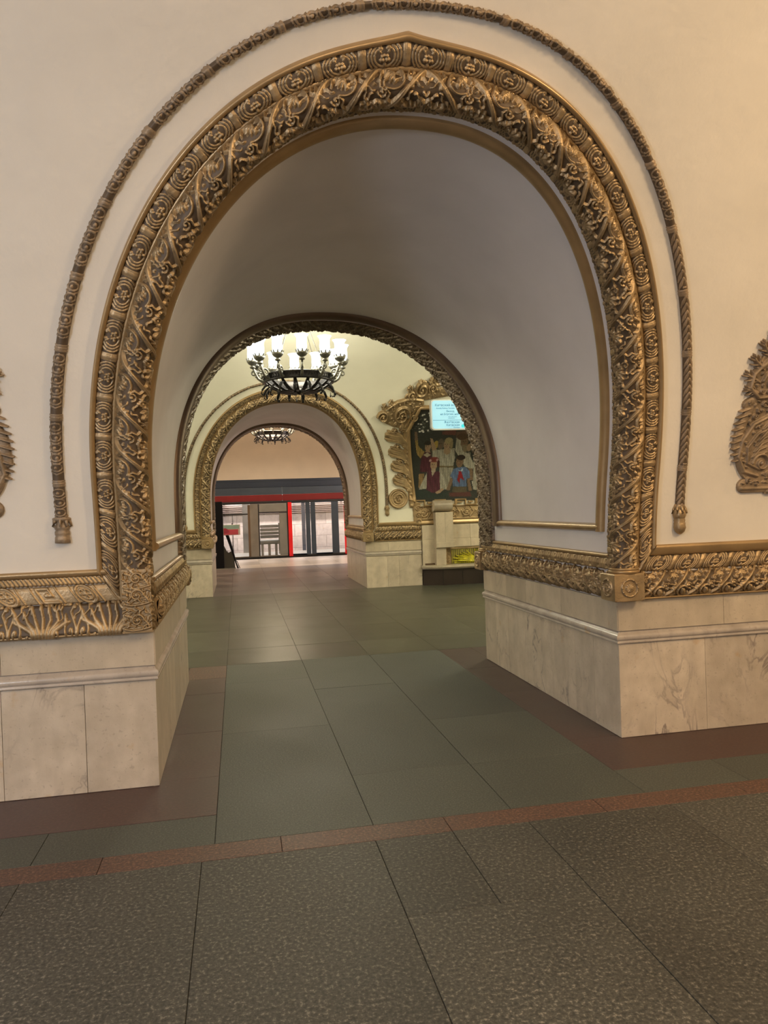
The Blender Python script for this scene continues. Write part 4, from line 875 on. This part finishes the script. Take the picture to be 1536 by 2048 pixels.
MB().box(2.50, 2.68, Y2-.075, Y2-.02, .376, .41, .004).build('dark_strip', BROWN_P, bn, smooth=False)
for k_, x_ in enumerate((2.69, 4.23)):
    pl = thing('marble_console', ['marble console post with a scrolled top, left end of the bench', 'marble console post with a scrolled top, right end of the bench'][k_], 'console', (x_, Y2-.15, .375))
    MB().box(x_, x_+.19, Y2-.17, Y2-.02, .376, .70, .004).build('lower_post', MARBLE_TOP, pl, smooth=False)
    MB().box(x_, x_+.175, Y2-.20, Y2-.02, .70, 1.36, .004).build('upper_post', MARBLE_TOP, pl, smooth=False); MB().box(x_+.178, x_+.335, Y2-.195, Y2-.02, .70, 1.36, .004).build('upper_post', MARBLE_TOP, pl, smooth=False)
    MB().box(x_-.006, x_+.345, Y2-.207, Y2-.02, .70, .80, .004).build('foot_block', MARBLE_TOP, pl, smooth=False)
    A_ = np.linspace(-.5, 1.35*PI, 26); prof = [(Y2-.12-.11*math.cos(a)*.9, 1.47+.115*math.sin(a)) for a in A_]
    V = np.array([[(x_-.02, y, z) for y, z in prof], [(x_+.335, y, z) for y, z in prof]]); MB().grid(V).build('scroll', MARBLE_TOP, pl)
    MB().prism(prof, lambda y, z: (x_-.018, y, z), lambda y, z: (x_+.333, y, z)).build('scroll_side', MARBLE_TOP, pl, smooth=False)
gr = thing('brass_grille', 'yellow brass relief grille above the bench with sheaf of wheat', 'grille', (3.6, Y2-.03, .376))
MB().box(2.885, 3.0, Y2-.085, Y2-.03, .378, .695, .003).build('grille_border', GOLD, gr, smooth=False)
c = Canvas(.11, .31, .003, False)
for z in (.05, .12, .19, .26): c.spiral(.055, z, .034, .008, .016, 1.2, z*20, 1)
c.stroke([(.008, .0), (.008, .31)], .005, .012); c.stroke([(.102, .0), (.102, .31)], .005, .012)
MB().grid(np.stack([2.888+c.U, Y2-.086-c.h, .38+c.V], -1)).build('border_scrolls', GOLD, gr)
MB().box(3.0, 4.3, Y2-.05, Y2-.03, .378, .70).build('grille_back', mat('brass_back', (.30, .25, .12), .5, metal=.3, var=.2), gr, smooth=False)
sh = MB(); R = random.Random(4)
for i in range(90):
    x_ = 3.50+R.uniform(-.02, .02); a = PI*(i/89); r_ = R.uniform(.18, .46); ex = x_+1.1*r_*math.cos(a); ez = .42+.5*r_*math.sin(a)
    sh.tube([(x_, Y2-.07, .41), ((x_+ex)/2, Y2-.09, .41+.62*(ez-.41)), (ex, Y2-.07, ez)], [.004, .006, .009], 5)
for i in range(26):
    x_ = 3.08+i*.011*1.9; z_ = .40+.10*abs(math.sin(i*1.3)); sh.tube([(x_, Y2-.06, .385), (x_+R.uniform(-.02, .02), Y2-.07, z_+.08)], [.006, .002], 5)
sh.build('wheat_sheaf', BRASS, gr)
rb = MB()
for i in range(32): rb.box(3.02+i*.04, 3.028+i*.04, Y2-.062, Y2-.05, .39, .65)
rb.build('ribbing', BRASS, gr, smooth=False); MB().box(3.0, 4.3, Y2-.07, Y2-.05, .655, .69, .004).build('grille_rail', GOLD, gr, smooth=False)

# ------------------------------------------------------------------ hanging lightbox sign
sg = thing('direction_sign', 'backlit white station sign with blue lettering hanging before the mosaic', 'sign', (3.1, 8.0, 2.5))
SY = 8.0; sx0, sx1, sz0, sz1 = 2.39, 3.95, 2.78, 3.30
def rrect(x0, x1, z0, z1, r):
    o_ = []
    for cx0, cz0, a0 in ((x1-r, z1-r, 0), (x0+r, z1-r, PI/2), (x0+r, z0+r, PI), (x1-r, z0+r, 1.5*PI)):
        for a in np.linspace(0, PI/2, 7): o_.append((cx0+r*math.cos(a0+a), cz0+r*math.sin(a0+a)))
    return o_
MB().prism(rrect(sx0, sx1, sz0, sz1, .06), lambda x, z: (x, SY, z), lambda x, z: (x, SY+.10, z)).build('sign_housing', mat('sign_housing', (.62, .64, .64), .35), sg, smooth=False)
SIGNLIT = mat('sign_face', (.25, .38, .42), .4, emit=(.30, .78, .98), estr=.62)
MB().prism(rrect(sx0+.018, sx1-.018, sz0+.022, sz1-.018, .05), lambda x, z: (x, SY-.004, z), lambda x, z: (x, SY+.01, z)).build('sign_face', SIGNLIT, sg, smooth=False)
INK = mat('sign_ink', (.02, .12, .20), .5, emit=(.02, .20, .34), estr=.5)
def text(s_, x, z, size, al, par, m_, y=SY-.006):
    cu = bpy.data.curves.new('lettering', 'FONT'); cu.body = s_; cu.size = size; cu.align_x = al; cu.extrude = .0008
    tmp = bpy.data.objects.new('tmp', cu); C.objects.link(tmp); bpy.context.view_layer.update()
    me = bpy.data.meshes.new_from_object(tmp.evaluated_get(bpy.context.evaluated_depsgraph_get())); bpy.data.objects.remove(tmp)
    ob = bpy.data.objects.new('lettering', me); C.objects.link(ob); ob.parent = par; me.materials.clear(); me.materials.append(m_)
    ob.location = Vector((x, y, z))-par.location; ob.rotation_euler = (PI/2, 0, 0); return ob
text('Киевский вокзал', sx0+.07, 3.185, .058, 'LEFT', sg, INK); text('Kievsky Railway Terminal', sx0+.09, 3.142, .032, 'LEFT', sg, INK)
text('Выход', sx0+.41, 3.085, .045, 'RIGHT', sg, INK); text('на Бережк. наб.', sx0+.16, 3.035, .045, 'LEFT', sg, INK)
text('exit to the street', sx0+.30, 3.0, .022, 'LEFT', sg, INK); text('embankment', sx0+.30, 2.975, .022, 'LEFT', sg, INK)
MB().box(sx0+.03, sx1-.04, SY-.007, SY-.004, 2.944, 2.949).build('dividing_line', INK, sg, smooth=False)
text('Филёвская', sx0+.50, 2.895, .052, 'RIGHT', sg, INK); text('Киевская', sx0+.50, 2.845, .052, 'RIGHT', sg, INK); text('Kievskaya', sx0+.50, 2.812, .028, 'RIGHT', sg, INK)
MB().prism([(sx0+.56+.03*math.cos(a), 2.845+.03*math.sin(a)) for a in np.linspace(0, 2*PI, 20, endpoint=False)], lambda x, z: (x, SY-.008, z), lambda x, z: (x, SY-.004, z)).build('line_badge', mat('badge', (.02, .5, .6), .4, emit=(.02, .6, .7), estr=.6), sg, smooth=False)
for x_ in (sx0+.4, sx1-.4): MB().tube([(x_, SY+.05, sz1), (x_, SY+.05, 4.16)], .008, 8).build('hanging_rod', IRON, sg)

# ------------------------------------------------------------------ chandeliers
def make_chandelier(loc, label, lit):
    t = thing('chandelier', label, 'chandelier', loc); t['group'] = 'bronze chandeliers on the station axis'
    def at(p): return (loc[0]+p[0], loc[1]+p[1], loc[2]+p[2])
    R = .46; b = MB()
    b.lathe([(R-.012, .205), (R-.012, .305), (R+.004, .312), (R+.026, .304), (R+.014, .288), (R+.012, .228), (R+.026, .212), (R+.004, .202), (R-.012, .205)], at((0, 0, 0)), 72).build('ring', IRON, t)
    b = MB()
    for k in range(72):
        a = k*2*PI/72; c_, s_ = math.cos(a), math.sin(a); b.tube([at((c_*(R+.014), s_*(R+.014), .235)), at((math.cos(a+.04)*(R+.016), math.sin(a+.04)*(R+.016), .26)), at((c_*(R+.014), s_*(R+.014), .285))], .004, 5)
    b.build('ring_tracery', IRON, t)
    for k in range(16):
        a = (k+.5)*2*PI/16; c_, s_ = math.cos(a), math.sin(a)
        pts = [(.04, .115), (.14, .085), (.26, .095), (.37, .15), (.44, .205), (.455, .24)]
        MB().tube([at((r_*c_, r_*s_, z_)) for r_, z_ in pts], [.016, .026, .034, .030, .022, .012], 6, flat=.5).build('basket_rib', IRON, t)
        pts = [(.40, .17), (.455, .12), (.485, .06), (.475, .01), (.45, .005), (.445, .03)] if k % 2 else [(.41, .17), (.47, .15), (.51, .10), (.525, .06), (.51, .035), (.495, .05)]
        MB().tube([at((r_*c_, r_*s_, z_)) for r_, z_ in pts], [.016, .026, .024, .018, .014, .008], 6, flat=.6).build('curled_leaf', IRON, t)
    MB().lathe([(.001, .05), (.02, .055), (.035, .075), (.07, .085), (.075, .10), (.05, .125), (.03, .14), (.001, .145)], at((0, 0, 0)), 20).build('hub', IRON, t)
    for k in range(8):
        a = k*2*PI/8; c_, s_ = math.cos(a), math.sin(a); MB().lathe([(.001, -.02), (.010, -.012), (.012, 0), (.006, .012), (.003, .05)], at((.43*c_, .43*s_, .03)), 10).build('pendant_drop', IRON, t)
    for k in range(12):
        a = -PI/2+k*2*PI/12; c_, s_ = math.cos(a), math.sin(a); side = lambda r_, z_: at((r_*c_, r_*s_, z_))
        ar = MB(); ar.tube([side(.455, .23), side(.50, .235), side(.545, .265), side(.575, .325), side(.60, .385), side(.615, .42)], [.020, .020, .019, .017, .015, .014], 8)
        sp = [side(.53+(.058-.046*q_)*math.cos(PI*.2+q_*2.4*PI), .30+(.058-.046*q_)*math.sin(PI*.2+q_*2.4*PI)) for q_ in np.linspace(0, 1, 16)]
        ar.tube(sp, .014, 6, up=(c_*.01-s_, s_*.01+c_, 0)); sp = [side(.60+(.052-.042*q_)*math.cos(-PI*.6-q_*2.4*PI), .335+(.052-.042*q_)*math.sin(-PI*.6-q_*2.4*PI)) for q_ in np.linspace(0, 1, 16)]
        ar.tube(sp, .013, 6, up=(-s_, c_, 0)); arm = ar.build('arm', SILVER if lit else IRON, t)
        cu = MB().lathe([(.014, .40), (.036, .41), (.040, .425), (.022, .435), (.024, .445), (.052, .46), (.072, .485), (.076, .505), (.060, .508)], side(.615, 0)[:2]+(loc[2],), 18)
        for q_ in range(8):
            b_ = q_*2*PI/8; px, py, _ = side(.615, 0); cu.tube([(px+.060*math.cos(b_), py+.060*math.sin(b_), loc[2]+.495), (px+.082*math.cos(b_), py+.082*math.sin(b_), loc[2]+.54)], [.016, .005], 6)
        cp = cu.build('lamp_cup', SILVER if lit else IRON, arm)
        px, py, _ = side(.615, 0)
        MB().lathe([(.03, .49), (.052, .50), (.062, .53), (.068, .59), (.064, .65), (.066, .69), (.082, .72), (.092, .73), (.086, .728), (.060, .69), (.058, .60), (.052, .52), (.03, .50)], (px, py, loc[2]), 24).build('glass_shade', WHITEGLASS, arm)
    for k in range(4):
        a = PI/4+k*PI/2; MB().tube([at((.45*math.cos(a), .45*math.sin(a), .30)), at((.06*math.cos(a), .06*math.sin(a), 1.30))], .004, 6).build('suspension_rod', IRON, t)
    MB().lathe([(.001, 1.36), (.10, 1.355), (.11, 1.33), (.06, 1.30), (.05, 1.26), (.001, 1.25)], at((0, 0, 0)), 20).build('ceiling_rose', IRON, t)
    return t
ch1 = make_chandelier((-.03, D1+HH/2, 3.02), 'large bronze chandelier with glowing white tulip shades in the middle hall', True)
def copy_tree(o, parent=None):
    c_ = o.copy(); C.objects.link(c_); c_.parent = parent
    for k in list(o.children): copy_tree(k, c_)
    return c_
ch2 = copy_tree(ch1); ch2.location = (.06, 15.5, 3.275); ch2.scale = (.94, .94, .94)
ch2['label'] = 'small dark chandelier basket beyond the second passage, over the platform'

# ------------------------------------------------------------------ metro train at the far platform
TY = 19.42
tr = thing('metro_train', 'red and navy metro carriage standing at the far platform', 'train', (0, TY, 0))
def bx(nm, x0, x1, z0_, z1_, m_, y0_=None, y1_=None, bev=.006, par=None):
    y0_ = TY if y0_ is None else y0_; y1_ = TY+.06 if y1_ is None else y1_
    return MB().box(x0, x1, y0_, y1_, z0_, z1_, bev).build(nm, m_, par or tr, smooth=False)
TX0, TX1 = -5.6, 6.0; BK = TY+2.55
bx('roof_edge', TX0, TX1, 2.24, 2.42, PAINT_NAVY, TY+.02, TY+.3); bx('upper_panel', TX0, .5-.003, 2.01, 2.235, PAINT_GREYBL, TY+.0, TY+.1); bx('upper_panel', .503, TX1, 2.01, 2.235, PAINT_GREYBL, TY, TY+.1)
bx('red_band', TX0, .5-.003, 1.80, 2.005, PAINT_RED, TY-.03, TY+.1, .02); bx('red_band', .503, TX1, 1.80, 2.005, PAINT_RED, TY-.03, TY+.1, .02)
bx('lintel', TX0, TX1, 1.725, 1.798, RUBBER, TY+.005); bx('carriage_floor', TX0, TX1, -.05, .06, GREY_P, TY+.03, BK)
bx('sill', TX0, TX1, .0, .045, RUBBER, TY-.01, TY+.08); bx('sill_trim', TX0, TX1, .05, .085, STEEL, TY-.0, TY+.07)
bx('underframe', TX0, TX1, -.9, -.01, RUBBER, TY+.05, BK)
bx('carriage_roof', TX0, TX1, 2.42, 2.5, PAINT_NAVY, TY+.15, BK); bx('carriage_ceiling', TX0, TX1, 2.16, 2.2, GREY_P, TY+.12, BK-.1)
def win(x0, x1, z0_, z1_): return bx('window_pane', x0, x1, z0_, z1_, GLASS, TY+.02, TY+.03, 0)
for off in (0, -3.94, 3.94):
    f = lambda a: a+off
    bx('end_post', f(-1.44), f(-1.36), .05, 1.76, RUBBER); win(f(-1.36), f(-.60), .10, 1.72); bx('window_bar', f(-1.36), f(-.6), 1.39, 1.43, RUBBER); bx('handrail', f(-1.085), f(-1.065), .12, 1.4, RUBBER, TY+.3, TY+.32, .003)
    bx('side_panel', f(-.60), f(-.53), .06, 1.70, BROWN_P, TY+.0); bx('side_panel', f(-.53), f(-.28), .06, 1.72, STEEL, TY-.005)
    bx('window_frame', f(-.28), f(-.24), .06, 1.72, RUBBER); bx('destination_panel', f(-.24), f(.62), 1.46, 1.72, GREY_P, TY+.0); bx('window_frame', f(-.24), f(.62), 1.42, 1.455, RUBBER)
    win(f(-.24), f(.38), .10, 1.42); bx('side_panel', f(.38), f(.62), .06, 1.42, GREY_P, TY+.01)
    bx('door_edge', f(.62), f(.66), .04, 1.74, RUBBER); bx('red_door_edge', f(.66), f(.78), .02, 1.75, RED_EDGE, TY-.04, TY+.02, .012)
    for a, b in ((.80, 1.22), (1.53, 2.05)):
        d = thing('door_leaf', None, None, (f(a), TY, .05)); d.parent = tr; d.location = (f(a), 0, .05)
        o = MB().box(-.02, b-a+.02, .0, .04, .0, .05, .004).build('door_rail', PAINT_NAVY, None, False); o.parent = d
        o = MB().box(0, b-a, .012, .02, .05, 1.66).build('door_pane', GLASS, None, False); o.parent = d
        o = MB().box(-.02, b-a+.02, .0, .04, 1.66, 1.70, .004).build('door_rail', PAINT_NAVY, None, False); o.parent = d
    bx('door_stile', f(1.22), f(1.36), .05, 1.74, PAINT_GREYBL, TY-.01, TY+.05, .02); bx('door_stile', f(1.38), f(1.53), .05, 1.74, PAINT_GREYBL, TY-.01, TY+.05, .02)
    bx('door_stile', f(2.05), f(2.27), .05, 1.74, PAINT_GREYBL, TY-.01, TY+.05, .02); win(f(2.27), f(2.44), .1, 1.72)
    bx('red_door_edge', f(2.45), f(2.50), .02, 1.6, RED_EDGE, TY-.04, TY+.02, .012)
    # far side posts, seats
    bx('far_side_post', f(-.75), f(-.5), .05, 2.2, STEEL, BK-.1, BK); bx('far_side_post', f(1.3), f(1.42), .05, 2.2, PAINT_GREYBL, BK-.1, BK)
    for q_ in range(4): bx('seat_back', f(-.22), f(.36), .62+.11*q_, .715+.11*q_, GREY_P, TY+.35+.02*q_, TY+.45+.02*q_, .02)
    bx('seat', f(-.25), f(.45), .42, .55, GREY_P, TY+.4, TY+.95, .03); bx('seat_side', f(.36), f(.40), .1, 1.1, STEEL, TY+.3, TY+.5)
    for q_ in range(3): bx('seat_pedestal', f(-.2+.22*q_), f(-.12+.22*q_), .06, .42, STEEL, TY+.45, TY+.55)
CEIL_LIT = mat('carriage_light', (1, 1, 1), .5, emit=(1, .96, .92), estr=5.0)
bx('ceiling_light', TX0+.3, TX1-.3, 2.13, 2.155, CEIL_LIT, TY+.9, TY+1.1, 0)
# track wall behind the train
tw = tag(MB().box(-6.1, 6.15, 22.72, 22.8, -1.2, 2.95).build('wall_track', GROUT, smooth=False), 'track wall of pale pink marble beyond the train', None, kind='structure')
z_ = -.3
for r_, hz in enumerate((.42, .42, .42, .42, .4)):
    x_ = -6.1+(.35 if r_ % 2 else 0)
    while x_ < 6.1:
        x1_ = min(6.15, x_+.8); MB().box(x_+.004, x1_-.004, 22.69, 22.74, z_+.004, z_+hz-.004, .003).build('marble_tile', MARBLE_PINK, tw, smooth=False); x_ = x1_
    z_ += hz
cb = thing('cable_rack', 'brown cables running along the track wall behind the train', 'cables', (0, 22.6, 1.4))
for k in range(7): MB().tube([(-6, 22.6, 1.40+k*.062), (6, 22.6, 1.40+k*.062)], .022, 8).build('cable', CABLE, cb)
for k in range(9): MB().box(-5.6+k*1.4, -5.56+k*1.4, 22.62, 22.70, 1.36, 1.84).build('rack_bracket', RUBBER, cb, smooth=False)
tag(MB().box(-6.1, 6.1, 19.3, 22.7, -1.3, -1.2).build('floor_trackbed', GROUT, smooth=False), None, None, kind='structure')
tag(MB().box(-6.1, 6.1, 19.2, 19.25, -1.2, -.14).build('wall_platform_edge', GROUT, smooth=False), None, None, kind='structure')

# ------------------------------------------------------------------ dark column and poster stand by the train
cl = thing('information_column', 'tall black column at the left edge of the farther opening', 'column', (-1.5, 15.75, 0))
MB().prism([(-1.62, 0), (-1.30, 0), (-1.305, 1.78), (-1.60, 1.78), (-1.60, 1.2)], lambda x, z: (x, 15.7, z), lambda x, z: (x, 15.9, z)).build('column_body', BLACK, cl, smooth=False)
MB().prism([(-1.30, 0), (-1.02, 0), (-1.04, .30), (-1.09, .47), (-1.18, .42), (-1.26, .50), (-1.30, .62)], lambda x, z: (x, 15.72, z), lambda x, z: (x, 15.88, z)).build('column_foot', mat('smoky_plastic', (.07, .07, .06), .35), cl, smooth=False)
MB().box(-1.64, -1.0, 15.66, 15.94, 0, .02, .003).build('base_plate', GREY_P, cl, smooth=False)
ps = thing('poster_stand', 'poster with pink and teal print on a black easel beside the dark column', 'poster', (-1.0, 15.6, 0))
px0, px1, pz0, pz1 = -1.29, -.86, .89, 1.165
MB().box(px0, px1, 15.58, 15.60, pz0, pz1, .002).build('poster_board', mat('poster_white', (.8, .8, .78), .5), ps, smooth=False)
MB().box(px0+.006, px1-.05, 15.574, 15.58, pz0+.012, pz0+.15).build('pink_print', mat('pink_print', (.72, .10, .16), .5), ps, smooth=False)
MB().box(px0+.006, px1-.03, 15.574, 15.58, pz0+.165, pz1-.012).build('teal_print', mat('teal_print', (.38, .62, .58), .5), ps, smooth=False)
MB().prism([(px0+.006, pz0+.06), (px0+.10, pz0+.06), (px0+.15, pz0+.09), (px0+.12, pz0+.15), (px0+.05, pz0+.19), (px0+.006, pz0+.18)], lambda x, z: (x, 15.568, z), lambda x, z: (x, 15.574, z)).build('figure_print', mat('deep_pink_print', (.5, .05, .10), .5), ps, smooth=False)
MB().tube([(-1.20, 15.62, .90), (-1.12, 15.62, .62), (-1.02, 15.62, .25), (-.955, 15.62, .01)], [.045, .035, .022, .016], 8).build('easel_leg', BLACK, ps)
MB().tube([(-1.065, 15.64, 1.2), (-1.07, 15.64, .5), (-1.03, 15.64, .25), (-.93, 15.64, .01)], .010, 8).build('easel_leg', BLACK, ps)
MB().tube([(-1.05, 15.63, .40), (-1.0, 15.63, .22), (-.97, 15.63, .20), (-.90, 15.63, .01)], .009, 8).build('easel_leg', BLACK, ps)
